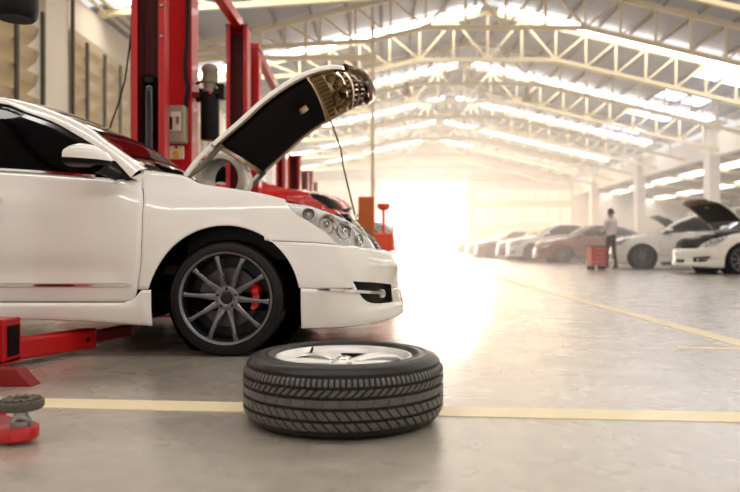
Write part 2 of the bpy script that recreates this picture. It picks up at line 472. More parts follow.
        for gi, (xa, xb, par) in enumerate(((-1.50, x0w, 'front'), (-2.80, -1.56, 'rear'))):
            rows = []
            for x in span(xa, xb, 24):
                zb = belt(x) - .005; zt = max(top(x), zb + .002)
                rows.append([mir(gpt(x, lerp(zb, zt, j / 8), .016), s) for j in range(9)])
            mb = MB(); mb.grid(rows); orient(mb); put(f'glass{par}{s}', mb, 'side_window', M['glass'], f'{par}door{s}')
        bp = MB(); bp.grid([[mir(gpt(x, z, .010), s) for z in span(belt(x), top(x), 8)] for x in span(-1.57, -1.49, 3)]); orient(bp)
        put(f'bpil{s}', bp, 'centre_pillar', M['blackgloss'])
        # mirror sail: black corner piece in front of the glass
        sp_ = MB(); sp_.grid([[mir(gpt(x, lerp(belt(x), max(top(x), belt(x) + .001), j / 4), .008), s) for j in range(5)] for x in span(-.66, x0w + .01, 8)]); orient(sp_)
        put(f'sail{s}', sp_, 'mirror_sail', M['black'], f'frontdoor{s}')
        # door mirror
        zt = curve([(-.115, .040), (-.09, .056), (-.04, .066), (.02, .058), (.07, .034), (.105, -.004), (.115, -.02)])
        zb = curve([(-.115, -.05), (0, -.052), (.08, -.046), (.115, -.034)]); zm = curve([(-.115, -.012), (.115, -.026)])
        yh = curve([(-.115, .092), (-.05, .10), (.05, .085), (.10, .045), (.115, .02)])
        cap, low = MB(), MB(); c0 = Vector((-.682, s * 1.0, 1.080))
        up, dn_ = [], []
        for x in span(-.115, .115, 16):
            u_, d_ = [], []
            for k in range(13):
                th = PI * k / 12; u_.append(c0 + Vector((x, s * yh(x) * cos(th) * (abs(cos(th)) ** -.4 if abs(cos(th)) > .01 else 1), zm(x) + (zt(x) - zm(x)) * sin(th) ** .7)))
                d_.append(c0 + Vector((x, s * yh(x) * cos(th) * (abs(cos(th)) ** -.4 if abs(cos(th)) > .01 else 1), zm(x) + (zb(x) - zm(x)) * sin(th) ** .7)))
            up.append(u_); dn_.append(d_)
        cap.grid(up); cap.f.append(tuple(range(12, -1, -1))); cap.m.append(0)
        low.grid(dn_); low.f.append(tuple(range(13))); low.m.append(0)
        if s == 1: pass
        put(f'mirror{s}', cap, 'door_mirror', pearl, f'frontdoor{s}', smooth=50)
        put(f'mlow{s}', low, 'mirror_base', M['black'], f'frontdoor{s}', smooth=50)
        st = MB(); st.tube([c0 + Vector((.03, -s * .0, -.045)), c0 + Vector((.05, -s * .06, -.065)), (-.60, s * .868, .995)], [.04, .034, .03], 10)
        o_low = P[f'mlow{s}']; me = o_low.data  # stalk joins the lower shell
        stalk = st.build('mirror_stalk', M['black'], P[f'frontdoor{s}'])
        # headlight: clear lens over chrome bowls
        qs = span(hq0 + .002, hq1, 30)
        hi = lambda q: HL_TOP(q) - .001
        lo = lambda q: min(HL_LOW(q) + .002, hi(q) - .002)
        put(f'lamp{s}', patch(qs, lo, hi, 12, s), 'headlight', M['lens'])
        inn = patch(qs, lambda q: lo(q) + .002, lambda q: hi(q) - .002, 10, s, off=-.032)
        rim_lo = [(SP(q, lo(q), s), SP(q, lo(q), s) * .985 + Vector((-.012, 0, .012))) for q in qs]
        put(f'lampin{s}', inn, 'lamp_reflector', M['reflector'], f'lamp{s}')
        bz = MB()
        for (px_, py_, r_) in ((330, 224, .055), (347, 230, .05), (312, 214, .034), (362, 240, .03)):
            q_, z_ = inv(px_, py_); p = SP(q_, z_, s); p = p + Vector((-.022, -s * .018, 0)); e = .02
            n_ = (SP(q_ + e, z_, s) - SP(q_ - e, z_, s)).cross(Vector((0, 0, 1))); n_.z = 0; n_.normalize()
            if n_.y * s < 0: n_ = -n_
            R_ = n_.to_track_quat('Z', 'Y').to_matrix().to_4x4()
            bz.lathe([(.003, -.025), (r_ * .5, -.02), (r_ * .85, 0), (r_, .012), (r_ * 1.08, .012)], 20, TRS(p) @ R_, 0)
            bz.ball(p, r_ * .38, 10, 0)
        put(f'bowl{s}', bz, 'lamp_bowl', M['chrome'], f'lamp{s}')
        tr = MB(); qs_t = span(lerp(hq0, hq1, .38), lerp(hq0, hq1, .8), 12)
        tr.grid([[SP(q, lerp(lo(q), hi(q), .42 + .3 * (1 - i / 12)), s) * .99 + Vector((0, 0, .006)), SP(q, lerp(lo(q), hi(q), .52 + .3 * (1 - i / 12)), s) * .99 + Vector((0, 0, .006))] for i, q in enumerate(qs_t)])
        put(f'ltrim{s}', tr, 'lamp_inner_trim', M['lampwhite'], f'lamp{s}', solid=.004)
        # bumper corner, upper then lower, with the fog lamp opening between them
    bu = MB(); kq = [xq(x) for x in arcspan(0, ARC * .999, 40) if x > .2135] + [xq(.409)] 
    qs = sorted(set(round(q, 5) for q in kq + span(xq(.414), fq0, 10) + span(fq0 + .0005, fq1, 12) + span(fq1 + .0005, PI / 2, 14)))
    def bhi(q):
        if q <= CORNER[0]: return SEAMZ(q) - .002
        if q <= lq1: return HL_LOW(q) - .003
        return lerp(HL_LOW(lq1) - .003, .575, sstep(lq1, lq1 + .15, q))
    infog = lambda q: fq0 <= q <= fq1
    def blo(q):
        x = X0 + q
        if q <= xq(.4045): return max(SPL(q) + .001, archz(x))
        return (FOG_TOP(q) if infog(q) else SPL(q) + .0012)
    for s in (-1, 1):
        bmid = lambda q: clamp(.42, blo(q) + .004, bhi(q) - .004)
        patch(qs, blo, bmid, 5, s, mb=bu); patch(qs, bmid, bhi, 12, s, mb=bu)
        q2 = [q for q in qs if q >= xq(.4055)]
        lmid = lambda q: .255
        patch(q2, lambda q: LIPB(q), lmid, 7, s, mb=bu)
        patch(q2, lmid, lambda q: min(FOG_LOW(q), FOG_TOP(q) - .001) if infog(q) else SPL(q) - .0012, 6, s, mb=bu)
        # underside lip
        rows = [[SP(q, LIPB(q), s), SP(q, LIPB(q), s) + Vector((-.02 * sin(max(q, 0)), -s * .02 * cos(max(q, 0)), -.006)), SP(q, LIPB(q), s) + Vector((-.12 * sin(max(q, 0)), -s * .12 * cos(max(q, 0)), 0))] for q in q2]
        t = MB(); t.grid(rows); bu.add(t.v, t.f)
    put('bumper', bu, 'front_bumper', pearl, solid=.006, offset=0, weld=True)
    gr = MB()
    for s in (-1, 1):
        patch(span(1.38, PI / 2, 6), lambda q: .23, lambda q: .33, 4, s, off=.004, mb=gr)
    put('intake', gr, 'lower_intake', M['black'], 'bumper')
    for s in (-1, 1):
        fg = MB(); qs3 = span(fq0, fq1, 14)
        patch(qs3, lambda q: min(FOG_LOW(q), FOG_TOP(q) - .001), FOG_TOP, 8, s, off=-.035, mb=fg)
        for fn in (FOG_TOP, lambda q: min(FOG_LOW(q), FOG_TOP(q) - .001)):
            rows = [[SP(q, fn(q), s), SP(q, fn(q), s) + Vector((-.03 * sin(max(q, 0)) - .005, -s * .03 * cos(max(q, 0)), 0))] for q in qs3]
            t = MB(); t.grid(rows); fg.add(t.v, t.f)
        rows = [[SP(fq1, lerp(FOG_LOW(fq1), FOG_TOP(fq1), j / 4), s), SP(fq1, lerp(FOG_LOW(fq1), FOG_TOP(fq1), j / 4), s) + Vector((-.04, -s * .0, 0))] for j in range(5)]
        t = MB(); t.grid(rows); fg.add(t.v, t.f)
        put(f'fog{s}', fg, 'fog_lamp_recess', M['black'], 'bumper')
        fl = MB(); q_, z_ = inv(385, 294); p = SP(q_, z_, s) + Vector((-.012, -s * .01, 0))
        R_ = Vector((.75, s * .66, 0)).to_track_quat('Z', 'Y').to_matrix().to_4x4()
        fl.lathe([(.001, .004), (.018, .002), (.025, -.004), (.027, -.02)], 18, TRS(p) @ R_)
        put(f'foglens{s}', fl, 'fog_lamp', M['reflector'], 'bumper')
        sp = MB(); qa = inv(317, 289)[0]; qb = inv(383.7, 293)[0]; rows = []
        for i, q in enumerate(span(qa, qb, 24)):
            px_ = proj(SP(q, .36))[0]; zc = inv(min(max(px_, 317.2), 384), lerp(288.8, 293, clamp((px_ - 317) / 66)))[1]
            h = .0115 * clamp(i / 5) ** .6 + .0005; pr = SP(q, zc, s); e = .01
            n_ = Vector(((pr.x - X0) if q > 0 else 0, 0, 0)) * 1.2 + Vector((0, s * .7, 0)); n_.normalize()
            rows.append([SP(q, zc - h, s), SP(q, zc - h * .7, s) + n_ * .012, SP(q, zc + h * .7, s) + n_ * .012, SP(q, zc + h, s)])
        sp.grid(rows); orient(sp)
        put(f'spear{s}', sp, 'chrome_bumper_strip', M['chrome'], 'bumper')
    # windscreen, roof, rear window, boot
    b = resample(PIL_OUT, 88); hdr = min(range(89), key=lambda i: abs(b[i].x - ginv(55, 111, .05).x)); rr = min(range(89), key=lambda i: abs(b[i].x + 2.45))
    def across(p, bx, bz, n=16): return [Vector((p.x + bx * (1 - w * w), p.y * -w, p.z + bz * (1 - w * w))) for w in span(-1, 1, n)]
    rows = [across(b[i] + Vector((0, .012, -.004)), lerp(.13, .06, i / hdr), lerp(-.03, .01, i / hdr)) for i in range(hdr + 1)]
    mb = MB(); mb.grid(rows); orient(mb); put('windscreen', mb, 'windscreen', M['wind'])
    rows = [across(b[i], lerp(.06, 0, sstep(hdr, hdr + 12, i)), lerp(.01, .05, sstep(hdr, hdr + 16, i))) for i in range(hdr, rr + 1)]
    mb = MB(); mb.grid(rows); orient(mb); put('roof', mb, 'roof_panel', pearl)
    rows = [across(b[i], lerp(0, -.12, (i - rr) / (88 - rr)), lerp(.05, .01, (i - rr) / (88 - rr))) for i in range(rr, 89)]
    mb = MB(); mb.grid(rows); orient(mb); put('rearglass', mb, 'rear_window', M['glass'])
    rows = []
    for i, x in enumerate(span(-2.85, -3.2, 6)): rows.append([Vector((x - .10 * (1 - w * w) * (i / 6), Wd(x, 1.06) * w, belt(x) + .012 * (1 - w * w))) for w in span(-1, 1, 16)])
    for t in span(.15, 1.2, 8):
        p = SP(xq(XR0) - t, 1.06, 1); rows.append([Vector((p.x - .10 * (1 - w * w) * (1 - t / 1.4), p.y * w, 1.06 + .012 * (1 - w * w))) for w in span(-1, 1, 16)])
    mb = MB(); mb.grid(rows); put('boot', mb, 'boot_lid', pearl)
    mb = MB()
    for s in (-1, 1): patch([xq(XR0) - t for t in span(.5, PI / 2, 14)], lambda q: .62, lambda q: 1.06, 10, s, mb=mb)
    put('tail', mb, 'tail_panel', pearl, 'boot')
    mb = MB()
    for s in (-1, 1): patch(sorted([xq(x) for x in arcspan(AXR, ARC, 30) if x < AXR - .24] + [xq(XR0) - t for t in span(0, PI / 2, 18)]), lambda q: max(.22, archz(X0 + q, AXR) if X0 + q > AXR - .4045 else .22), lambda q: .617, 10, s, mb=mb)
    put('rbumper', mb, 'rear_bumper', pearl)
    for s in (-1, 1):
        mb = patch([xq(XR0) - t for t in span(.25, .95, 10)], lambda q: .74, lambda q: .95, 5, s, off=.006); put(f'tl{s}', mb, 'tail_light', M['redlens'])
    # underbody, wheel housings, engine bay, cabin
    ub = MB(); ub.box((-1.4, 0, .33), (3.9, 1.45, .2))
    for xc in (0, AXR):
        for s in (-1, 1):
            rows = []
            for k in range(21):
                a = -0.25 + (PI + .5) * k / 20; r = .41
                x, z = xc + r * cos(a), AZ + r * sin(a); yo = min(Wd(clamp(x, -3.3, .45), max(z, .2)) - .012, .885)
                rows.append([Vector((x, s * yo, z)), Vector((x, s * .6, z))])
            ub.grid(rows); T = TRS((xc, s * .6, AZ)) @ ROT(PI / 2, 'X'); ub.lathe([(.001, 0), (.41, 0)], 24, T)
    ub.box((-1.4, 0, .30), (3.2, 1.66, .1)); ub.box((.62, 0, .3), (.3, 1.1, .14))
    ub.box((-1.44, -.84, .55), (1.8, .03, .46)); ub.box((-1.44, .84, .55), (1.8, .03, .46)); ub.box((-.43, 0, .6), (.03, 1.6, .6))
    put('under', ub, 'underbody', M['dark'])
    cb = MB()
    for y in (-.38, .38):
        for x in (-1.05, -1.95):
            cb.box((x - .02, y, .62), (.52, .52, .2)); cb.box((x - .30, y, .92), (.16, .5, .55), R=Matrix.Rotation(-.22, 3, 'Y')); cb.box((x - .38, y, 1.26), (.1, .27, .18))
    cb.box((-.62, 0, .88), (.3, 1.5, .2)); cb.lathe([(.17, -.015), (.185, 0), (.17, .015), (.155, 0)], 20, TRS((-.86, .38, .97)) @ ROT(1.2, 'Y'), closed=True); cb.box((-1.5, 0, .47), (2.6, 1.5, .06))
    put('cabin', cb, 'cabin_interior', M['interior'], bevel=.03)
    eb = MB(); eb.box((.16, 0, .62), (.86, 1.4, .2)); eb.box((.1, .05, .78), (.5, .6, .16)); eb.box((-.02, -.5, .78), (.26, .26, .18)); eb.box((.45, .5, .76), (.2, .24, .14)); eb.tube([(.3, -.3, .84), (.1, -.45, .87), (-.15, -.4, .88)], .035); eb.box((-.3, 0, .80), (.05, 1.5, .3))
    put('bay', eb, 'engine_bay', M['black'], bevel=.02)
    cw = MB(); cw.grid([[Vector((-.46 + .16 * (1 - w * w) + d, .77 * w, 1.0 + dz - .0 * w)) for w in span(-1, 1, 12)] for d, dz in ((-.02, .015), (.06, -.012), (.12, -.02), (.125, -.08))]); put('cowl', cw, 'cowl_panel', M['black'])
    for y0, y1 in ((-.55, .02), (.1, .6)):
        wp = MB(); wp.tube([(-.33, y0 - .1, 1.0), (-.36, y0, 1.025), (-.42, lerp(y0, y1, .5), 1.055), (-.40, y1, 1.04)], .009, 6); put(f'wiper{y0}', wp, 'wiper', M['black'], 'windscreen')
    rs = MB(); rs.box((.64, 0, .70), (.06, 1.0, .16)); rs.box((.60, 0, .79), (.10, .9, .03)); put('rad', rs, 'radiator_support', M['black'], bevel=.01)
    # bonnet
    if hood == 'open':
        lend = HOODL(.665); lam = .028
        ls = span(HOODL(-.125), lend, 34); ws = [-1 + .0] + span(-.985, .985, 18) + [1.0]
        hb = MB(); rows = []
        for l in ls: rows.append([hood_pt(l, -1, .026)] + [hood_pt(l, -1, .008)] + [hood_pt(l, w) for w in span(-.985, .985, 18)] + [hood_pt(l, 1, .008), hood_pt(l, 1, .026)])
        hb.grid(rows)
        for sd in (-1, 1):
            hb.grid([[hood_pt(l, sd * w, o_) for w, o_ in ((1, .026), (1, .008), (.99, 0), (.955, 0), (.945, .02))] for l in span(0, HOODL(-.118), 6)])
        put('hood', hb, 'bonnet', pearl, smooth=60)
        ib = MB(); ib.grid([[hood_pt(l, w, .022 + (0.006 if abs(w) > .9 else .0)) for w in span(-.985, .985, 18)] for l in ls]); put('hoodin', ib, 'bonnet_inner_panel', M['hoodinner'], 'hood')
        a_, b_ = HOODL(-.10), HOODL(.415)
        pb = MB(); pb.grid([[hood_pt(l, w, .034) for w in span(-.88, .88, 20)] for l in span(a_, b_, 22)]); put('pad', pb, 'insulation_pad', M['pad'], 'hood', solid=.012)
        st = MB(); st.grid([[hood_pt(l, w, .052) for w in span(-.12, .10, 5)] for l in span(HOODL(.28), HOODL(.33), 3)]); put('sticker', st, 'paper_sticker', M['hoodinner'], 'hood', solid=.002)
        rb = MB()
        for i in range(11):
            w = -.8 + 1.6 * i / 10; rb.tube([hood_pt(l, w, .036) for l in span(HOODL(.43), HOODL(.50), 4)], .011, 6)
        rb.grid([[hood_pt(l, w, .03) for w in span(-.84, .84, 16)] for l in span(HOODL(.425), HOODL(.505), 3)])
        put('ribs', rb, 'ribbed_plate', M['hoodinner'], 'hood')
        lp = MB(); rnd = random.Random(3)
        for i in range(26):
            p = hood_pt(rnd.uniform(HOODL(.515), HOODL(.60)), rnd.uniform(-.7, .7), .04); lp.ball(p, rnd.uniform(.014, .035), 8)
        lp.grid([[hood_pt(l, w, .03) for w in span(-.84, .84, 16)] for l in span(HOODL(.508), HOODL(.61), 3)])
        put('latch', lp, 'bonnet_latch', M['hoodinner'], 'hood', smooth=60); lp = MB(); lp.lathe([(.05, -.01), (.05, .02), (.03, .02), (.03, -.01)], 16, TRS(hood_pt(HOODL(.55), .12, .045)) @ ROT(.4, 'Y'), closed=True); put('lring', lp, 'latch_ring', M['black'], 'hood', smooth=60)
        # grille carried by the bonnet's front edge: a lattice with a bright frame
        g0, g1 = HOODL(.60), HL * .985; gb = MB()
        for w in span(-.86, .86, 7): gb.tube([hood_pt(l, w, .02) for l in span(g0, g1, 10)], .013, 6)
        for l in span(g0, g1, 4): gb.tube([hood_pt(l, w, .028) for w in span(-.9, .9, 14)], .013, 6)
        put('grille', gb, 'radiator_grille', M['bronzetrim'], 'hood')
        fr = MB()
        fr.tube([hood_pt(l, -.96, .012) for l in span(lend, HL, 8)] + [hood_pt(HL, w, .012) for w in span(-.9, .9, 16)] + [hood_pt(l, .96, .012) for l in span(HL, lend, 8)], .026, 10)
        fr.grid([[hood_pt(HL * .965 + .06 * (k / 4), w, .004 + .05 * (k / 4)) for w in span(-1, 1, 16)] for k in range(5)])
        put('gframe', fr, 'grille_frame', M['bronzetrim'], 'hood', smooth=60)
        for s in (-1, 1):
            hg = MB(); hg.tube([(-.30, s * .70, .93), (-.27, s * .70, 1.0), (-.18, s * .71, 1.06), (-.06, s * .715, 1.19)], .017, 8); put(f'hinge{s}', hg, 'bonnet_hinge', M['greycar'], 'hood')
    else:
        eq = [(SP(q, fend_top(q), 1)) for q in span(xq(-.27), hq0, 12)] + [SP(q, HL_TOP(q), 1) for q in span(hq0 + .01, hq1 - .02, 12)]
        hb = MB(); hb.grid([[Vector((lerp(p.x, max(p.x, -.3 + (p.x + .3) * 1.0) + .12 * sstep(-.3, .3, p.x), 1 - w * w), p.y * .985 * w, p.z + .05 * (1 - w * w) * sstep(-.4, .0, p.x) + .004)) for w in span(-1, 1, 16)] for p in eq]); orient(hb)
        put('hood', hb, 'bonnet', pearl, smooth=60)
        gl = MB()
        for s in (-1, 1): patch(span(lq1 + .05, PI / 2, 8), lambda q: .585, lambda q: .74, 5, s, off=0, mb=gl)
        put('grille', gl, 'radiator_grille', M['black'])
        for z in (.6, .64, .68, .72):
            gb = MB(); gb.tube([SP(q, z, 1) + Vector((.005, 0, 0)) for q in span(lq1 + .05, PI / 2, 8)] + [SP(q, z, -1) + Vector((.005, 0, 0)) for q in span(PI / 2 - .1, lq1 + .05, 8)], .006, 6)
            put(f'gbar{z}', gb, 'grille_bar', M['chrome'], 'grille')
    # wheels
    for xc in (0, AXR):
        for s in (-1, 1):
            make_wheel(root, xc, s)
    return P


def wheel_meshes():
    """near-side wheel, axle along local Y, outer face towards -Y; made once and shared"""
    T = ROT(PI / 2, 'X')                      # lathe axis z -> -y
    rim = MB()
    rim.lathe([(.243, -.2), (.235, -.17), (.23, -.03), (.236, .004), (.243, .012), (.256, .014), (.259, .006), (.257, -.004), (.247, -.01), (.241, -.02)], 64, T, 0)
    for k in range(10):
        a = math.radians(103 - 36 * k); ca, sa = cos(a), sin(a)
        def at(r, t, d): return Vector((r * ca - t * sa, -d, r * sa + t * ca))
        rows = []
        for r, hw, d in ((.050, .019, -.022), (.075, .019, -.017), (.10, .0155, -.008), (.15, .0115, .0), (.2, .0105, .003), (.228, .0135, .001), (.24, .021, -.003)):
            rows.append([at(r, -hw, d - .035), at(r, -hw, d - .004), at(r, -hw * .5, d), at(r, hw * .5, d), at(r, hw, d - .004), at(r, hw, d - .035)])
        rim.grid(rows, 0, cyc=True)
    rim.lathe([(.034, -.016), (.05, -.012), (.066, -.016), (.07, -.03), (.066, -.05)], 40, T, 0)
    hub = MB(); hub.lathe([(.001, .0), (.020, .0), (.024, -.003), (.024, -.014), (.034, -.016), (.034, -.05)], 30, T)
    lugs = MB(); lugs.lathe([(.001, -.006), (.007, -.006), (.0085, -.012), (.0085, -.04)], 6, T)
    tyre = MB()
    prof = [(.245, -.195), (.262, -.205), (.29, -.208), (.311, -.196), (.320, -.17), (.322, -.1), (.320, -.03), (.313, -.008), (.298, .004), (.275, .010), (.262, .010), (.255, .004), (.25, -.005)]
    tyre.lathe(prof, 72, T)
    disc = MB(); disc.lathe([(.001, -.055), (.07, -.055), (.075, -.085), (.165, -.085), (.168, -.09), (.165, -.11), (.05, -.11)], 48, T)
    cal = MB(); rows = []
    for k in range(13):
        a = math.radians(-26 + 56 * k / 12); e = min(1, 4 * min(k, 12 - k) / 12 + .35); ro = .120 + .065 * (.6 + .4 * e)
        bump = .008 * (1 if k in (3, 4, 8, 9) else 0)
        rows.append([Vector((r * cos(a), y, r * sin(a))) for r, y in ((.125, .11), (.125, .055 - bump), (.14, .042 - bump), (ro - .012, .042 - bump), (ro, .055), (ro, .11))])
    cal.grid(rows, cyc=True)
    cal.f += [tuple(range(6)), tuple(72 + i for i in range(6))]; cal.m += [0, 0]
    back = MB(); back.lathe([(.001, -.14), (.225, -.14), (.232, -.03)], 40, T)
    ms = {}
    for nm, mb, mt, sm in (('wheel', rim, M['gun'], 35), ('wheel_hub', hub, M['gundark'], 35), ('lug_nut', lugs, M['gundark'], 30), ('tyre', tyre, M['rubber'], 40), ('brake_disc', disc, M['disc'], 35), ('brake_caliper', cal, M['caliper'], 45), ('wheel_barrel', back, M['gundark'], 40)):
        o = mb.build(nm, mt, smooth=sm, link=False); ms[nm] = o.data; bpy.data.objects.remove(o)
    return ms


WM = None
def make_wheel(root, xc, s, y=.875):
    global WM
    if WM is None: WM = wheel_meshes()
    w = bpy.data.objects.new('wheel', WM['wheel']); C.objects.link(w); w.parent = root
    w.location = (xc, s * y, WR + .001); w.rotation_euler = (0, 0, 0 if s < 0 else PI)
    for nm in ('tyre', 'wheel_hub', 'lug_nut', 'brake_disc', 'brake_caliper', 'wheel_barrel'):
        if nm == 'lug_nut':
            for k in range(5):
                a = PI / 2 + 2 * PI * k / 5; o = bpy.data.objects.new(nm, WM[nm]); C.objects.link(o); o.parent = w; o.location = (.052 * cos(a), 0, .052 * sin(a))
            continue
        o = bpy.data.objects.new(nm, WM[nm]); C.objects.link(o); o.parent = w
        if nm == 'brake_caliper' and s > 0: o.rotation_euler = (0, PI, 0)
    return w


car = thing('car', 'large white saloon car with its bonnet raised, nearest, filling the left side', 'car', (CAR_X, CAR_Y, 0))
CARP = build_car(car, 'open')
# intake ring and loose cable inside the raised bonnet
dk = MB(); Tc = TRS((wx(225, 4.75) - CAR_X, .10, wz(180, 4.75))) @ ROT(math.radians(-12), 'Z') @ ROT(PI / 2, 'X')
dk.lathe([(.128, .07), (.14, .09), (.165, .09), (.178, .075), (.178, .04), (.165, .0), (.15, -.13), (.138, -.13), (.13, .0)], 40, Tc, closed=True)
dk.build('intake_duct', M['duct'], car)
pr = MB(); pts = [(313, 80), (318, 92), (325, 108), (328, 116), (333, 126), (341, 150), (343, 165), (346, 178), (350, 195), (355, 215)]
pr.tube([(wx(a, lerp(4.2, 4.65, i / 9)) - CAR_X, lerp(4.2, 4.65, i / 9) - CAR_Y, wz(b, lerp(4.2, 4.65, i / 9))) for i, (a, b) in enumerate(pts)], .006, 6)
o = pr.build('bonnet_prop', M['hoodinner'], car)
# ================================================================= tyre lying on the floor
TR, TH = 0.352, 0.23
ty_Y = 2.455; ty = thing('spare_wheel', 'loose black tyre with bright silver alloy rim lying flat on the floor', 'tyre', (wx(344, ty_Y), ty_Y, 0), math.radians(14))
tb = MB()
prof = [(.243, .03), (.262, .006), (.29, .0), (.32, .006), (.338, .022), (TR - .010, .05), (TR - .010, .08), (TR - .010, .15), (TR - .010, .182), (.339, .206), (.325, .220), (.308, .2275), (.300, .2275), (.297, .2295), (.292, .2295), (.289, .2275), (.272, .2275), (.268, .2295), (.262, .2285), (.255, .222), (.245, .214), (.243, .19)]
tb.lathe(prof, 120, closed=True)
def trp(r, a, z): return Vector((r * cos(a), r * sin(a), z))
def rad_at(z):
    return TR - .045 * sstep(.172, .222, z) ** 1.6 * 1.0 - .03 * sstep(.055, .008, z) ** 1.5
def block(a0, a1, z0, z1, slant, n=2, nz=2, h=.009):
    rows_o, rows_i = [], []
    for j in range(nz + 1):
        z = lerp(z0, z1, j / nz); sh = slant * (j / nz - .5)
        rows_o.append([trp(rad_at(z), lerp(a0, a1, i / n) + sh, z) for i in range(n + 1)])
        rows_i.append([trp(rad_at(z) - h - .003, lerp(a0, a1, i / n) + sh, z) for i in range(n + 1)])
    o = len(tb.v); k = n + 1; vs = [p for r in rows_o for p in r] + [p for r in rows_i for p in r]; fs = []; b = k * (nz + 1)
    for j in range(nz):
        for i in range(n): fs.append((j * k + i, j * k + i + 1, (j + 1) * k + i + 1, (j + 1) * k + i))
        fs.append((j * k, (j + 1) * k, b + (j + 1) * k, b + j * k)); fs.append((j * k + n, b + j * k + n, b + (j + 1) * k + n, (j + 1) * k + n))
    for i in range(n): fs.append((i, b + i, b + i + 1, i + 1)); fs.append((nz * k + i, nz * k + i + 1, b + nz * k + i + 1, b + nz * k + i))
    tb.add(vs, fs, 1)
def rib(n, fill, z0, z1, slant, jit=0, nz=2):
    for i in range(n):
        a = 2 * PI * i / n; block(a, a + 2 * PI / n * fill, z0, z1, slant * 2 * PI / n, 2, nz)
rib(120, .62, .173, .214, .0, nz=4)          # shoulder bars
rib(84, .66, .142, .162, .8)                # slanted small blocks
rib(42, .97, .108, .131, .15)                # nearly continuous rib
rib(66, .80, .071, .097, -.65)
rib(66, .78, .034, .060, -.7, nz=3)
rib(66, .6, .012, .028, -.3)
tb.build('tyre', [M['rubber'], M['rubber2']], ty, smooth=35)
al = MB()
al.lathe([(.2445, .185), (.2445, .214), (.2405, .219), (.234, .219), (.229, .212), (.222, .196), (.212, .192)], 80)
al.lathe([(.212, .150), (.05, .156)], 60)
for k in range(5):
    a = 2 * PI * k / 5 + .5
    for dd in (-.17, .17):
        rows = []
        for r, hw, z, da in ((.03, .024, .197, 0), (.08, .021, .202, dd * .55), (.15, .020, .206, dd * .9), (.205, .026, .202, dd), (.228, .034, .198, dd)):
            c = trp(r, a + da, z); t = Vector((-sin(a + da), cos(a + da), 0))
            rows.append([c - t * hw + Vector((0, 0, -.045)), c - t * hw + Vector((0, 0, -.006)), c - t * hw * .6, c + t * hw * .6, c + t * hw + Vector((0, 0, -.006)), c + t * hw + Vector((0, 0, -.045))])
        al.grid(rows, cyc=True)
al.lathe([(.001, .204), (.03, .204), (.036, .198), (.055, .196), (.06, .16)], 40)
rim = al.build('alloy_rim', M['silver'], ty, smooth=35)
cp = MB(); cp.lathe([(.001, .214), (.018, .213), (.027, .209), (.029, .20)], 30); cp.build('centre_cap', M['chrome'], rim)
for k in range(5):
    a = 2 * PI * k / 5 + .5 + PI / 5; lg = MB(); lg.lathe([(.009, .198), (.0085, .19), (.0085, .17), (.001, .17)], 12, TRS((.045 * cos(a), .045 * sin(a), 0))); lg.build('lug_hole', M['gundark'], rim)
vs = MB(); vs.tube([trp(.222, 2.0, .19), trp(.205, 2.0, .222)], [.006, .004], 8); vs.build('valve_stem', M['black'], ty)

# ================================================================= two-post lifts
def post(parent, x, y, h, face, w=.27, d=.24, name='post'):
    """C-shaped steel post; face = direction (radians) its open side looks"""
    p = MB(); T = TRS((x, y, 0)) @ ROT(face, 'Z'); t = .012; lip = .055
    out = [(-d / 2, -w / 2), (d / 2, -w / 2), (d / 2, -w / 2 + lip), (d / 2 - t, -w / 2 + lip), (d / 2 - t, -w / 2 + t), (-d / 2 + t, -w / 2 + t), (-d / 2 + t, w / 2 - t), (d / 2 - t, w / 2 - t), (d / 2 - t, w / 2 - lip), (d / 2, w / 2 - lip), (d / 2, w / 2), (-d / 2, w / 2)]
    p.prism(out, T, h); o = p.build(name, M['red'], parent, smooth=0, bevel=.008)
    tp = MB(); tp.prism([(-d / 2 - .01, -w / 2 - .01), (d / 2 + .01, -w / 2 - .01), (d / 2 + .01, w / 2 + .01), (-d / 2 - .01, w / 2 + .01)], T @ TRS((0, 0, h)), .02); tp.build('post_cap', M['reddark'], o)
    bp = MB(); bp.prism([(-.26, -.24), (.24, -.24), (.24, .24), (-.26, .24)], T, .02); bp.build('base_plate', M['reddark'], o, bevel=.004)
    for a, b in ((-.2, -.18), (-.2, .18), (.18, -.18), (.18, .18)):
        bl = MB(); bl.lathe([(.001, .05), (.012, .05), (.014, .04), (.014, .02)], 6, T @ TRS((a, b, 0))); bl.build('anchor_bolt', M['steel'], o)
    return o, T


def carriage(parent, T, z, blk=True, w=.27, d=.24):
    c = MB(); c.prism([(-.07, -w / 2 + .018), (d / 2 + .02, -.07), (d / 2 + .02, .07), (-.07, w / 2 - .018)], T @ TRS((0, 0, z)), .5); o = c.build('carriage', M['reddark'], parent, bevel=.006)
    return o


FN = -PI / 2
lift = thing('two_post_lift', 'red two-post lift the nearest white car is parked on, arms low at bottom left', 'car lift', (-2.0, 4.6, 0))
def L(x, y, z=0): return (x + 2.0, y - 4.6, z)
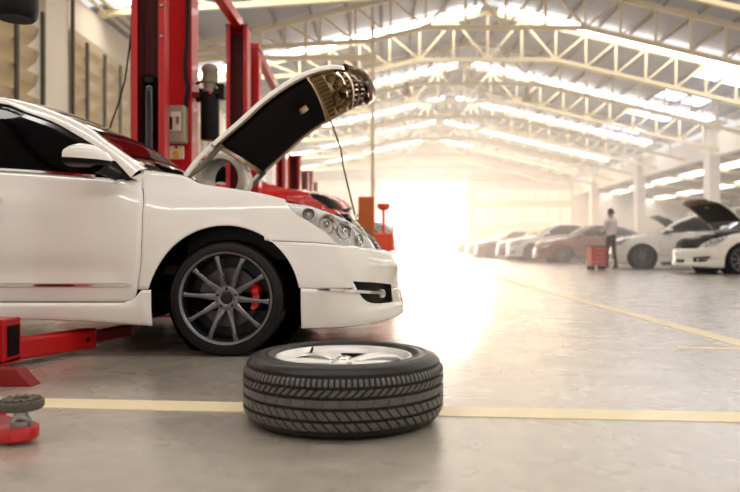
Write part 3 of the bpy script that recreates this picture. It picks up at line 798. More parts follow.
# far post: the tall red channel behind the car's windscreen
pY = 6.15; pX = wx(150.5, pY)
po, T = post(lift, *L(pX, pY)[:2], 3.4, FN + math.radians(8), w=.285, d=.24)
hb = MB(); hb.lathe([(.001, 0), (.062, 0), (.062, 1.43), (.056, 1.47), (.04, 1.49), (.001, 1.495)], 24, T @ TRS((.03, 0, .55))); hb.build('hydraulic_cylinder', M['blackgloss'], po)
hb = MB(); hb.box((-.1, 0, 1.7), (.012, .25, 3.3)); o = hb.build('shade_liner', M['redin'], po); o.matrix_local = T.copy()  # added liner that darkens the channel like shade
cb = MB(); cb.lathe([(.07, -.03), (.07, .02), (.03, .05), (.001, .05)], 20, T @ TRS((.03, 0, 2.08))); cb.build('cylinder_head', M['black'], po)
for yy in (-.045, .05):
    cc = MB(); cc.tube([(T @ Vector((.06, yy, z))) for z in (.3, 3.35)], .005, 6); cc.build('lift_cable', M['black'], po)
for z in (.9, 2.45, 2.72, 2.98):
    bl = MB(); bl.lathe([(.001, .012), (.012, .012), (.016, 0)], 6, T @ TRS((.125, .115, z)) @ ROT(PI / 2, 'Y')); bl.build('bolt_head', M['steel'], po)
cr = carriage(po, T, .04); cr.data.materials[0] = M['black']  # carriage coloured black in place of the shade under the car
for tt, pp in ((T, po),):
    sl = MB(); sl.prism([(-.14, -.165), (.14, -.165), (.14, .165), (-.14, .165)], tt @ TRS((0, 0, .02)), .42); sl.build('shade_sleeve', M['black'], pp, smooth=0, bevel=.006)  # added black sleeve, painted shade at the foot of the post
# near post just outside the frame and its arms
po2, T2 = post(lift, *L(-2.12, 2.95)[:2], 3.4, -FN)
cg = carriage(po2, T2, .03)
def arm(pts, w, h, z, name='arm', m=None):
    a = MB()
    a.beam(L(*pts[0], z), L(*pts[1], z), w, h); o = a.build(name, m or M['red'], lift, smooth=0, bevel=.012); return o
a1 = arm([(-1.93, 3.44), (-1.70, 3.93)], .115, .105, .082)
ex = MB(); ex.beam(L(-1.715, 3.9, .082), L(-1.61, 4.33, .082), .075, .065); ex.build('arm_extension', M['reddark'], a1, smooth=0, bevel=.006)
e = MB(); e.lathe([(.001, .055), (.058, .055), (.058, -.055), (.001, -.055)], 24, TRS(L(-1.70, 3.93, .082))); e.build('arm_end', M['red'], a1, bevel=.008)
bt = MB(); bt.lathe([(.001, .0), (.012, .0), (.012, -.02)], 10, TRS(L(-1.66, 3.86, .082)) @ ROT(PI / 2, 'X')); bt.build('pivot_bolt', M['black'], a1)
def lift_pad(x, y, z0, zt, r, par, m=None):
    st = MB(); st.lathe([(.001, z0), (r * .45, z0), (r * .45, z0 + .022), (r * .36, z0 + .028), (r * .33, z0 + .034), (r * .3, zt - .04), (r * .3, zt - .03), (r * .3, zt - .02), (.001, zt - .02)], 24, TRS(L(x, y, 0))); o = st.build('pad_screw', M['steel'], par)
    pd = MB(); pd.lathe([(.001, zt - .026), (r * .9, zt - .026), (r, zt - .02), (r * 1.02, zt - .008), (r, zt), (r * .93, zt + .003), (.001, zt + .001)], 36, TRS(L(x, y, 0)))
    for k in range(14):
        aa = 2 * PI * k / 14; pd.box(L(x + r * .62 * cos(aa), y + r * .62 * sin(aa), zt + .004), (r * .5, .012, .008), rz=aa)
    pd.build('rubber_pad', M['padrubber'], o, smooth=35)
    return o
lift_pad(-1.605, 4.35, .05, .155, .05, a1)
# bracket that holds the arm on the carriage: open-fronted box
br = MB(); bx, by = -1.945, 3.42
for (dx, dz, sx, sz) in ((-.09, .15, .03, .23), (.09, .13, .03, .2), (0, .235, .21, .03), (0, .04, .21, .03)): br.box(L(bx + dx, by, dz), (sx, .16, sz))
br.build('arm_bracket', M['red'], cg, smooth=0, bevel=.008)
bb = MB(); bb.box(L(bx + .107, by + .0, .14), (.008, .10, .15)); bb.box(L(bx, by + .06, .14), (.16, .03, .2)); bb.build('bracket_dark_hollow', M['black'], cg)  # black panels added to read as the bracket's shaded hollow
tg = MB(); tg.beam(L(-2.1, 3.36, .30), L(-1.93, 3.45, .27), .07, .08); tg.beam(L(-2.12, 3.1, .26), L(-2.04, 3.42, .28), .07, .1); tg.build('arm_lock', M['red'], cg, smooth=0, bevel=.015)
# foot plate wedge in front of the post
wp = MB(); fy = 2.95; poly = [(-.42, 0), (.0, 0), (-.07, .075), (-.42, .078)]
wp.prism(poly, TRS(L(wx(32, 2.97), 2.97 + .08, 0)) @ ROT(PI / 2, 'X'), .08); wp.build('foot_plate', M['reddark'], po2, smooth=0, bevel=.004)
sb = MB(); sb.lathe([(.001, .018), (.011, .018), (.013, 0)], 6, TRS(L(wx(4, 2.97), 3.0, .055))); sb.build('anchor_bolt', M['steel'], po2)
# second near arm with its round pad, closest to the camera
ax, ay = wx(21, 2.13), 2.13
a2 = arm([(-1.95, 2.7), (ax - .14, ay + .09)], .10, .05, .05)
ae = MB(); ae.lathe([(.001, .02), (.054, .02), (.058, .015), (.058, -.017), (.053, -.022), (.001, -.022)], 28, TRS(L(ax - .008, ay, .032))); ae.build('arm_end', M['red'], a2)
ae = MB(); ae.beam(L(ax - .16, ay + .10, .04), L(ax - .03, ay + .02, .032), .08, .038); ae.build('arm_extension', M['reddark'], a2, smooth=0, bevel=.006)
lift_pad(ax, ay, .045, .128, .0655, a2)

# lifts in the bays behind
def far_lift(label, near, far, h, nx_, fx_, beam=True, w=.27, near_face=-FN, cat='car lift', az=None, fold=False):
    r = thing('two_post_lift', label, cat, (nx_, (near + far) / 2, 0), 0, 'two-post lifts in a row behind the car'); cy = (near + far) / 2
    a, Ta = post(r, 0, near - cy, h, near_face, w); b, Tb = post(r, fx_ - nx_, far - cy, h, FN, w)
    zn, zf = (.55, .95) if az is None else (az, az)
    carriage(a, Ta, zn - .05); carriage(b, Tb, zf - .05)
    for T_ in (Ta, Tb):
        cc = MB(); cc.box((-.1, 0, h / 2), (.012, w - .035, h - .1)); o = cc.build('shade_liner', M['redin'], a if T_ is Ta else b); o.matrix_local = T_.copy()  # same added liner, shade put into its dark red
    if beam:
        bm_ = MB(); bm_.beam((0, near - cy, h + .06), (fx_ - nx_, far - cy, h + .06), .12, .14, 0); bm_.build('crossbeam', M['red'], r, smooth=0, bevel=.01)
    for T_, sgn in ((Ta, 1), (Tb, -1)):
        for sx in (-.9, .9):
            ar = MB(); ar.beam(T_ @ Vector((.15, 0, zn if sgn > 0 else zf)), (sx, ((near - cy + .95) if not fold else near - cy + .1) if sgn > 0 else (far - cy - (.2 if fold else .95)), zn if sgn > 0 else zf), .1, .1); ar.build('arm', M['red'], r, smooth=0, bevel=.01)
    return r, a, b, Ta, Tb
nA = 6.72
rA, pa, pb, Ta, Tb = far_lift('tall red lift just behind the front one, with grey control box and black motor unit', nA, 9.3, 3.55, wx(180.5, nA), wx(238.5, 9.3), True, .285, az=.12, fold=True)
sl = MB(); sl.prism([(-.14, -.165), (.14, -.165), (.14, .165), (-.14, .165)], Ta @ TRS((0, 0, .02)), .42); sl.build('shade_sleeve', M['black'], pa, smooth=0, bevel=.006)  # added black sleeve here too, standing in for under-car shade
# back face of its near post: hose, control box, sticker
def back(dy, dx, z): return Ta @ Vector((-.12 - dy, dx, z))      # dx positive = towards image left
hs = MB(); hx = [(188, -40), (188, 20), (187, 45), (185.5, 66), (186, 78), (188, 88), (186, 100), (186, 108)]
hs.tube([(wx(a, nA - .145) - rA.location.x, nA - .145 - rA.location.y, wz(b, nA - .145)) for a, b in hx], .021, 8); hs.build('hydraulic_hose', M['black'], pa)
by = nA - .12
bxm = MB(); bxm.box(((wx(170.5, by) + wx(188.5, by)) / 2 - rA.location.x, by - .07 - rA.location.y, (wz(108, by) + wz(144.5, by)) / 2), (wx(188.5, by) - wx(170.5, by), .13, wz(108, by) - wz(144.5, by))); cbx = bxm.build('control_box', M['greybox'], pa, bevel=.012)
pl = MB(); pl.box((wx(180, by) - rA.location.x, by - .14 - rA.location.y, wz(124, by)), (.095, .012, .18)); pl.build('switch_plate', M['label'], cbx, bevel=.004)
pl = MB(); pl.box((wx(176, by) - rA.location.x, by - .152 - rA.location.y, wz(126, by)), (.022, .02, .12)); pl.build('lever_switch', M['black'], cbx, bevel=.004)
pl = MB(); pl.box((wx(182.5, by) - rA.location.x, by - .15 - rA.location.y, wz(123, by)), (.03, .01, .07)); pl.build('push_button', M['steel'], cbx, bevel=.004)
sk = MB(); sk.box((wx(177.5, by) - rA.location.x, by - .02 - rA.location.y, wz(153, by)), (.135, .03, .125)); skp = sk.build('switch_panel', M['label'], pa, bevel=.006)
kn = MB(); kn.lathe([(.001, .04), (.028, .04), (.032, .03), (.032, 0)], 18, TRS((wx(177.5, by) - rA.location.x, by - .035 - rA.location.y, wz(155, by))) @ ROT(PI / 2, 'X')); kn.build('rotary_knob', M['yellowknob'], skp)
kn = MB(); kn.lathe([(.001, .015), (.012, .015), (.012, 0)], 12, TRS((wx(177.5, by) - rA.location.x, by - .035 - rA.location.y, wz(148, by))) @ ROT(PI / 2, 'X')); kn.build('indicator_lamp', M['redlens'], skp)
for z in (1.0, 2.55, 2.72):
    for dx in (-.11, .13):
        bl = MB(); bl.lathe([(.001, .012), (.011, .012), (.014, 0)], 6, Ta @ TRS((-.12, dx * .9, z)) @ ROT(-PI / 2, 'Y')); bl.build('bolt_head', M['steel'], pa)
# motor and oil tank
mY = nA - .02; s_ = F / mY
def RA(px_, py_, dy=0): return (wx(px_, mY + dy) - rA.location.x, mY + dy - rA.location.y, wz(py_, mY + dy))
c0 = RA(210, 118); tk = MB(); r_ = 9.2 / s_
tk.lathe([(.001, 0), (r_ * .95, 0), (r_, .01), (r_, (140 - 94) / s_), (r_ * .9, (140 - 93) / s_), (.001, (140 - 93) / s_)], 28, TRS(RA(210, 140))); tank = tk.build('oil_tank', M['black'], rA)
mt = MB(); r2 = 7.6 / s_; mt.lathe([(r2 * 1.1, 0), (r2 * 1.1, 4 / s_), (r2 * .8, 5 / s_), (r2 * .8, 10 / s_), (r2, 11 / s_), (r2, 21 / s_), (r2 * 1.08, 22 / s_), (r2 * 1.1, 25 / s_), (r2 * .9, 28 / s_), (r2 * .5, 29.5 / s_), (.001, 29.8 / s_)], 28, TRS(RA(210, 94))); mt.build('electric_motor', M['greycap'], rA)
vb = MB(); vb.box(RA(211, 93), (.2, .13, .06)); vb.box(RA(222, 92), (.06, .1, .14)); vb.tube([RA(196, 84), RA(205, 80), RA(217, 84), RA(222, 92)], .014, 8); vb.tube([RA(196, 100), RA(204, 99)], .025, 8); vb.build('valve_block', M['black'], tank, bevel=.008)
bk = MB(); bk.box(RA(201, 95, .0), (.14, .05, .05)); bk.build('mount_bracket', M['reddark'], rA, bevel=.006)
vv = MB(); vv.tube([RA(210.5, 92.5, -.07), RA(210.5, 92.5, -.10)], .014, 10); vv.build('red_valve_cap', M['caliper'], tank)
# more lifts down the row
rB, pb1, pb2, TB1, TB2 = far_lift('second tall red lift behind, its crossbeam sloping down past the raised bonnet', 10.05, 13.6, 3.45, wx(254.5, 10.05), wx(281, 13.6), True, .17, az=.80)
hs = MB(); hs.tube([TB1 @ Vector((-.14, .04, 3.4)), TB1 @ Vector((-.14, .03, 2.6)), TB1 @ Vector((-.14, .05, 1.4))], .02, 8); hs.build('hydraulic_hose', M['black'], pb1)
rC, *_x = far_lift('short red lift without crossbeam beyond the raised bonnet', 14.6, 17.6, 2.52, wx(294.5, 14.6), wx(303.5, 17.6), False, .26, FN, az=.59)
rD, *_x = far_lift('farthest short dark red lift, beside the red car roof', 19.6, 23.0, 2.75, wx(309.5, 19.6), wx(315, 23.0), False, .2, FN)
# ================================================================= the hall
XL, XR, YB, YE = -7.1, 15.3, -9.0, 56.0
RX, RZ, SL = 3.66, 9.05, 0.235              # ridge and slope
def roofz(x): return RZ - SL * abs(x - RX)
def floor_mat():
    m = bpy.data.materials.new('sealed_concrete'); m.use_nodes = True; nt = m.node_tree; b = nt.nodes['Principled BSDF']
    tc = nt.nodes.new('ShaderNodeTexCoord')
    def noise(sc, det=5, dist=0.0, src=None):
        n = nt.nodes.new('ShaderNodeTexNoise'); n.inputs['Scale'].default_value = sc; n.inputs['Detail'].default_value = det; n.inputs['Distortion'].default_value = dist
        nt.links.new((src or tc.outputs['Object']), n.inputs['Vector']); return n
    def ramp(n, stops):
        r = nt.nodes.new('ShaderNodeValToRGB'); el = r.color_ramp.elements
        while len(el) < len(stops): el.new(.5)
        for e, (p, c) in zip(el, stops): e.position = p; e.color = c
        nt.links.new(n.outputs['Fac'], r.inputs[0]); return r
    mp = nt.nodes.new('ShaderNodeMapping'); mp.inputs['Scale'].default_value = (1, 2.2, 1); nt.links.new(tc.outputs['Object'], mp.inputs[0])
    base = ramp(noise(.9, 4, .2, mp.outputs[0]), [(.3, lin('a0978a')), (.7, lin('b7aea0'))])
    fine = ramp(noise(14, 6), [(.35, lin('c4c4c4')), (.65, lin('ffffff'))])
    dark = ramp(noise(1.6, 3, .3), [(.26, lin('c8c2b6')), (.50, lin('ffffff'))])
    def mul(a, c, f):
        x = nt.nodes.new('ShaderNodeMix'); x.data_type = 'RGBA'; x.blend_type = 'MULTIPLY'; x.inputs[0].default_value = f
        nt.links.new(a, x.inputs[6]); nt.links.new(c, x.inputs[7]); return x.outputs[2]
    c = mul(base.outputs[0], fine.outputs[0], .35); c = mul(c, dark.outputs[0], .35)
    nt.links.new(c, b.inputs['Base Color'])
    rr = ramp(noise(3.5, 5, .5), [(.3, (.2, .2, .2, 1)), (.7, (.36, .36, .36, 1))]); nt.links.new(rr.outputs[0], b.inputs['Roughness'])
    b.inputs['Coat Weight'].default_value = .9; b.inputs['Coat Roughness'].default_value = .28
    return m
fl = MB(); fl.box(((XL + 26) / 2, (YB + 70) / 2, -.1), (26 - XL, 70 - YB, .2)); struct(fl.build('floor', floor_mat(), smooth=0))
yl = mat('line_paint', 'f2e2bf', .45, 0, .1, .10, 6, col2='e2d0a6')
def line(name, p, q, w):
    d = Vector((q[0] - p[0], q[1] - p[1], 0)).normalized(); n = Vector((-d.y, d.x, 0)) * w / 2
    mb = MB(); a, b = Vector((*p, .0)), Vector((*q, .0)); top = Vector((0, 0, .0022))
    mb.prism([((a + n).x, (a + n).y), ((a - n).x, (a - n).y), ((b - n).x, (b - n).y), ((b + n).x, (b + n).y)], TRS((0, 0, 0)), .0022); return struct(mb.build(name, yl, smooth=0))
line('trim_floor_line', (-4.5, 2.935), (4.5, 2.155), .15)
line('trim_lane_line', (2.23, 3.2), (2.23, 34), .15)
line('trim_stub_line', (1.75, 4.12), (2.12, 4.08), .07)
line('trim_bay_line', (-6.5, 9.0), (-.2, 9.0), .12)
# ---- roof
roofm = mat('roof_sheet', '8c8994', .45, .15, 0, .05, 1.2)
nt = roofm.node_tree; wv = nt.nodes.new('ShaderNodeTexWave'); wv.inputs['Scale'].default_value = 3.2; wv.bands_direction = 'Y'
tcn = nt.nodes.new('ShaderNodeTexCoord'); nt.links.new(tcn.outputs['Object'], wv.inputs[0]); bmp = nt.nodes.new('ShaderNodeBump'); bmp.inputs['Strength'].default_value = .5; bmp.inputs['Distance'].default_value = .04
nt.links.new(wv.outputs['Fac'], bmp.inputs['Height']); nt.links.new(bmp.outputs[0], nt.nodes['Principled BSDF'].inputs['Normal'])
skym = mat('skylight_panel', 'f2f4f6', .5, emit='fbf6ee', estr=SKY_E)
skya = mat('annex_skylight_panel', 'f2f4f6', .5, emit='fbf6ee', estr=SKY_E * .4)
skyb = mat('blue_skylight_panel', 'c9d6f2', .5, emit='c3d4ff', estr=SKY_E * .45)
TY = [-.8 + 3.6 * i for i in range(-2, 16)]  # truss stations ... 24.4, 28.0
TY = [24.35 + 3.57 * i for i in range(-9, 9)]
strips = [t for t in TY[1::2]]
ce = MB(); edges = [YB] + [e for t in strips for e in (t - .85, t - .15)] + [YE]
for sgn, xe in ((-1, XL - .3), (1, XR + .3)):
    for a, b in zip(edges[::2], edges[1::2]):
        if b > a: ce.add([(RX, a, RZ), (xe, a, roofz(xe)), (xe, b, roofz(xe)), (RX, b, RZ), (RX, a, RZ + .06), (xe, a, roofz(xe) + .06), (xe, b, roofz(xe) + .06), (RX, b, RZ + .06)], [(0, 1, 2, 3), (7, 6, 5, 4), (0, 4, 5, 1), (2, 6, 7, 3), (1, 5, 6, 2)])
struct(ce.build('ceiling', roofm, smooth=0))
n_win = [0]
def window(mb, m):
    n_win[0] += 1; return struct(mb.build(f'window_{n_win[0]}', m, smooth=0))
for t in strips:
    for sgn, xe in ((-1, XL + .5), (1, XR - .6)):
        w = MB(); x0 = RX + sgn * .35; w.add([(x0, t - .85, roofz(x0) - .115), (xe, t - .85, roofz(xe) - .115), (xe, t - .15, roofz(xe) - .115), (x0, t - .15, roofz(x0) - .115)], [(0, 1, 2, 3)]); window(w, skym)
        # closing pieces at ridge and eave
for t in TY[8:13]:
    w = MB(); xa, xb = 11.6, 13.6; w.add([(xa, t + .4, roofz(xa) - .02), (xb, t + .4, roofz(xb) - .02), (xb, t + 1.9, roofz(xb) - .02), (xa, t + 1.9, roofz(xa) - .02)], [(0, 1, 2, 3)]); window(w, skyb)
# ---- trusses
n_trim = [0]
def trim(mb, m, smooth=0):
    n_trim[0] += 1; return struct(mb.build(f'trim_{n_trim[0]}', m, smooth=smooth))
def botz(x):
    d = abs(x - RX); z = 7.22 - SL * max(0, d - 2.4)
    return z if x > -.4 else 6.83 + (x + .4) * .06
tm = M['cream']
for t in TY:
    if t < 1: continue
    b = MB()
    for sgn, xe in ((-1, XL), (1, XR)):
        b.beam((RX, t, RZ - .14), (xe, t, roofz(xe) - .14), .13, .17)
        if sgn > 0: b.beam((RX + 2.4, t, 7.22), (xe, t, botz(xe)), .11, .13)
        else: b.beam((RX - 2.4, t, 7.22), (-.4, t, botz(-.4)), .11, .13); b.beam((-.4, t, botz(-.4)), (xe, t, botz(xe)), .11, .13)
        x = RX + sgn * 2.4; up = True; k = 0
        while (x - xe) * sgn < -.3:
            x2 = x + sgn * 1.06
            b.beam((x, t, botz(x)), (x, t, roofz(x) - .14), .065, .065)
            if (x2 - xe) * sgn < 0: b.beam((x, t, botz(x)), (x2, t, roofz(x2) - .14), .055, .055)
            x = x2
        b.beam((RX + sgn * 2.4, t, 7.22), (RX + sgn * 1.2, t, roofz(RX + 1.2) - .14), .075, .075); b.beam((RX + sgn * 1.2, t, roofz(RX + 1.2) - .14), (RX, t, 7.22), .075, .075); b.beam((RX + sgn * 1.2, t, 7.22), (RX + sgn * 1.2, t, roofz(RX + 1.2)), .075, .075)
    b.beam((RX - 2.4, t, 7.22), (RX + 2.4, t, 7.22), .11, .13); b.beam((RX, t, 7.22), (RX, t, RZ), .08, .08)
    trim(b, tm)
pm = mat('purlin_paint', '584a38', .6, 0, 0, .1, 6)
b = MB()
for i in range(-10, 12):
    x = RX + i * 1.06 + .5
    if XL < x < XR: b.box((x, (YB + YE) / 2, roofz(x) - .05), (.07, YE - YB, .1))
trim(b, pm)
# horizontal ties and slim masts left of centre
for t, zt in ((TY[8], 6.35),):
    b = MB(); xm = wx(372.5, t); b.beam((XL, t + .15, zt), (xm, t + .15, zt), .12, .15)
    for i in range(5):
        x = lerp(XL, xm, (i + .5) / 5); b.beam((x, t + .15, zt), (x, t + .15, roofz(x) - .1), .08, .08)
    trim(b, tm)
    b = MB(); b.box((xm, t + .15, roofz(xm) / 2 - .1), (.11, .11, roofz(xm) - .2)); b.box((xm, t + .15, zt), (.2, .2, .22)); struct(b.build('column', tm, smooth=0))
# ---- left wall: beam, louvres, pilasters
b = MB(); cw = M['creamwall']
b.box((XL - .15, (YB + YE) / 2, 5.9), (.3, YE - YB, .95)); b.box((XL - .15, (YB + YE) / 2, .6), (.3, YE - YB, 1.2))
for y in (14.63, 21.8, 29.0, 36.1, 43.2, 50.4, 7.5, .4, -6.7): b.box((XL - .03, y, 3.2), (.42, 1.02, 6.4))
struct(b.build('wall_left', cw, smooth=0, bevel=.01))
lm = mat('louvre_slat', 'dccba8', .5, .0, 0, .12, 3, col2='cdb78e')
mm = mat('louvre_mullion', '4a4538', .6, .1, 0, .1, 8)
ys = [7.5, 14.63, 21.8, 29.0, 36.1]
for a, c in zip(ys, ys[1:]):
    b = MB(); y0, y1 = a + .55, c - .55
    for k in range(9):
        z = 1.45 + k * .48; b.grid([[(XL + .10, y, z + .235), (XL + .02, y, z + .03), (XL - .19, y, z - .14), (XL - .2, y, z - .12), (XL + .0, y, z + .05), (XL + .085, y, z + .24)] for y in (y0 + .06, y1 - .06)], cyc=True)
    n = 6
    for i in range(n + 1): b.box((XL + .14, lerp(y0, y1, i / n), 3.3), (.06, .09, 4.2), m=1)
    n_win[0] += 1; struct(b.build(f'window_{n_win[0]}', [lm, mm], smooth=0))
b = MB(); b.tube([(XL + .24, 15.2, 0), (XL + .24, 15.2, 6.3)], .045, 10); trim(b, mm, 40)
b = MB(); b.tube([(XL + .35, 14.5, 6.55), (XL + .35, 30, 6.55)], .06, 8); b.tube([(XL + .2, 14.5, 6.42), (XL + .2, 30, 6.42)], .04, 8); trim(b, tm, 40)
# ---- end wall with the gate
gx0, gx1, gz = wx(378, YE), wx(467, YE), wz(181, YE)
ew = mat('end_wall_sheet', 'efe6d8', .6, 0, 0, .04, 1.5)
b = MB()
def wbox(x0, x1, z0, z1, d=.2): b.box(((x0 + x1) / 2, YE + .1, (z0 + z1) / 2), (x1 - x0, d, z1 - z0))
wz1, wz2 = wz(222, YE), wz(190, YE)
wbox(XL, gx0, 0, wz(192, YE)); wbox(XL, gx0, wz(178, YE), gz + .4); wbox(gx1, XR, 0, wz1); wbox(gx1, XR, wz2, gz + .4); wbox(gx1, gx1 + .5, wz1, wz2); wbox(XL, XL + 1, wz(192, YE), wz(178, YE))
b.prism([(XL, gz + .4), (XR, gz + .4), (XR, roofz(XR)), (RX, RZ), (XL, roofz(XL))], TRS((0, YE + .2, 0)) @ ROT(PI / 2, 'X'), .2); wbox(gx0, gx1, gz, gz + .4)
struct(b.build('wall_back', ew, smooth=0))
winm = glass('strip_glazing', 'fffaf0', .95, .05, .6)
for x0, x1, z0, z1 in ((gx1 + .5, XR, wz1, wz(207, YE)), (gx1 + .5, XR, wz(200, YE), wz2), (XL + 1, gx0, wz(192, YE), wz(178, YE))):
    w = MB(); w.box(((x0 + x1) / 2, YE + .1, (z0 + z1) / 2), (x1 - x0, .06, z1 - z0)); window(w, winm)
b = MB(); b.box(((gx1 + .5 + XR) / 2, YE + .1, (wz(207, YE) + wz(200, YE)) / 2), (XR - gx1 - .5, .16, wz(200, YE) - wz(207, YE)))
for i in range(9): b.box((lerp(gx1 + .5, XR, i / 8), YE - .02, (wz1 + wz2) / 2), (.1, .06, wz2 - wz1))
for z in (2.0, 6.1, 7.1, 8.0): 
    hw = XR - XL if z < 6.3 else 0
    xa = max(XL, RX - (RZ - z) / SL); xb = min(XR, RX + (RZ - z) / SL)
    if z > 3: b.box(((xa + xb) / 2, YE - .06, z), (xb - xa, .1, .12))
b.box((gx0 - .15, YE - .05, gz / 2), (.3, .2, gz)); b.box((gx1 + .15, YE - .05, gz / 2), (.3, .2, gz))
for z in (1.6, 2.6, 3.4): b.box(((XL + gx0) / 2, YE - .05, z), (gx0 - XL, .1, .1))
trim(b, tm)
b = MB(); og = mat('vent_slats', 'd9cfbf', .6)
for i in range(7): b.box((wx(427, YE), YE - .06, wz(156, YE) + i * .17), (2.2, .08, .07))
trim(b, og)
# ---- right side: columns, eave beam, annex
b = MB(); b.box((XR + .15, (10 + YE) / 2, 5.35), (.35, YE - 10, 1.05)); struct(b.build('trim_eave_beam', cw, smooth=0))
for i, y in enumerate((14.4, 23.3, 32.2, 41.3, 50.3)):
    b = MB(); b.box((XR, y, 3.05), (.5, .62, 6.1)); b.box((XR, y, 5.0), (.6, .75, .3)); struct(b.build('column', cw, smooth=0, bevel=.01))
AX = 25.0
ar = mat('annex_roof_sheet', '7a5c3e', .6, 0, 0, .1, 2)
b = MB()
def az(x): return 5.2 - (x - XR) * .12
xs_ = [XR + .3, 17.6, 18.5, 21.0, 21.9, AX]
for a, c in ((xs_[0], xs_[1]), (xs_[2], xs_[3]), (xs_[4], xs_[5])): b.add([(a, 10, az(a)), (c, 10, az(c)), (c, YE, az(c)), (a, YE, az(a)), (a, 10, az(a) + .05), (c, 10, az(c) + .05), (c, YE, az(c) + .05), (a, YE, az(a) + .05)], [(0, 1, 2, 3), (7, 6, 5, 4)])
struct(b.build('ceiling_annex', ar, smooth=0))
for a, c in ((xs_[1], xs_[2]), (xs_[3], xs_[4])):
    w = MB(); w.add([(a, 10, az(a)), (c, 10, az(c)), (c, YE, az(c)), (a, YE, az(a))], [(0, 1, 2, 3)]); window(w, skya)
b = MB()
for i in range(11):
    y = 12 + 4.2 * i; b.beam((XR + .3, y, az(XR) - .12), (AX, y, az(AX) - .12), .1, .2)
trim(b, tm)
b = MB(); b.box((AX, (8 + YE) / 2, 1.35), (.2, YE - 8, 2.7)); struct(b.build('wall_right', mat('annex_wall', 'cdb48c', .7), smooth=0))
b = MB(); b.box((AX + .2, (8 + YE) / 2, 3.4), (.1, YE - 8, 1.6)); trim(b, ar)
b = MB(); sm = mat('dark_annex_slat', '6f4f33', .6)
for i in range(46): b.box((AX + .05, 11 + i, 3.35), (.12, .5, 1.3))
trim(b, sm)
# partition of framed panels between the columns
b = MB()
for i in range(26):
    y = 15 + 1.05 * i; b.box((XR + 3.0, y, 1.35), (.06, .07, 2.7))
for z in (.1, 1.1, 2.65): b.box((XR + 3.0, 28.1, z), (.06, 27, .08))
trim(b, mat('partition_frame', 'efe6d6', .5))
b = MB(); b.box((XR + 3.05, 28.1, .58), (.04, 26.6, .95)); struct(b.build('wall_partition', cw, smooth=0))
w = MB(); w.box((XR + 3.05, 28.1, 1.88), (.012, 26.6, 1.5)); window(w, glass('partition_glass', 'f4ead8', .8, .05, 1.0))
b = MB(); b.box(((XR + AX) / 2, YE + .1, 3), (AX - XR + .4, .2, 6)); struct(b.build('wall_annex', ew, smooth=0))
b = MB(); fx0, fx1, fz = -4.5, 9.0, 4.6
b.box(((XL + fx0) / 2, YB, fz / 2), (fx0 - XL, .2, fz)); b.box(((fx1 + 26) / 2, YB, fz / 2), (26 - fx1, .2, fz)); b.box(((XL + 26) / 2, YB, fz + 2.6), (26 - XL, .2, 5.2))
struct(b.build('wall_front_unseen', cw, smooth=0))  # unseen wall behind the camera, added to cut the frontal fill light
# outside apron beyond the gate
b = MB(); b.box((4, 64, -.05), (40, 15, .1)); struct(b.build('floor_outside', mat('outside_paving', 'e6e2da', .7), smooth=0))
# ================================================================= other cars
def paint(root, m, zs=1.0):
    for ch in root.children_recursive:
        if ch.name.startswith('brake_caliper') and root is not car: ch.material_slots[0].link = 'OBJECT'; ch.material_slots[0].material = M['disc']
        for sl in ch.material_slots:
            if sl.material and sl.material.name == 'pearl_white_paint': sl.link = 'OBJECT'; sl.material = m
    root.scale = (1, 1, zs)
GR = 'cars parked in the row on the right'
tpl = thing('car', 'red car raised on the lift behind, only its bonnet showing above the white car', 'car', (-1.50, 11.8, .60))
build_car(tpl, 'closed'); bpy.context.view_layer.update()
def parked(label, x, y, deg, m, src, zs=1.0, group=GR, z=0.0):
    c = copy_tree(src); c.location = (x, y, z); c.rotation_euler = (0, 0, PI + math.radians(deg)); c['label'] = label
    if group: c['group'] = group
    paint(c, m, zs); return c
parked('white saloon with its bonnet up, front car of the row on the right edge', 7.85, 16.1, 4, M['white2'], car)
parked('white car with closed bonnet parked just behind the raised-bonnet saloon on the right', 7.62, 20.3, -22, M['white2'], tpl)
parked('pale car with its bonnet up, half hidden behind the standing person and a white car', 10.2, 24.2, -6, M['white2'], car)
parked('dark red car beside the red tool trolley in the right row', 7.1, 28.2, 0, M['maroon'], tpl)
parked('tall white hatchback in the middle of the right row, beyond the dark red car', 6.75, 32.4, 0, M['white2'], tpl, 1.13)
parked('reddish brown car in the right row just beyond the tall white hatchback', 7.0, 37.0, 0, M['maroon'], tpl, 1.05)
parked('bronze car near the far end of the right row', 6.5, 41.8, 0, M['bronze'], tpl, 1.08)
parked('pale car last in the right row, closest to the bright gate', 6.5, 46.6, 0, M['white2'], tpl)
for o in [c for c in bpy.data.objects if c.parent and c.name.startswith(('intake_duct', 'bonnet_prop')) and c.parent != car]:
    bpy.data.objects.remove(o)
gcar = copy_tree(tpl); gcar.location = (-.70, 16.1, .30); gcar['label'] = 'grey car nose raised on a lift behind the orange drain stand'
paint(gcar, M['greycar']); paint(tpl, M['redpaint'])
for o in tpl.children_recursive:
    if o.name.startswith(('headlight', 'lamp_', 'radiator_grille', 'grille_bar')): o.material_slots[0].link = 'OBJECT'; o.material_slots[0].material = M['black']
b = MB(); b.tube([(.05, -.5, .98), (.32, -.5, 1.22)], .016, 6); b.build('wiper_rod', M['black'], gcar)

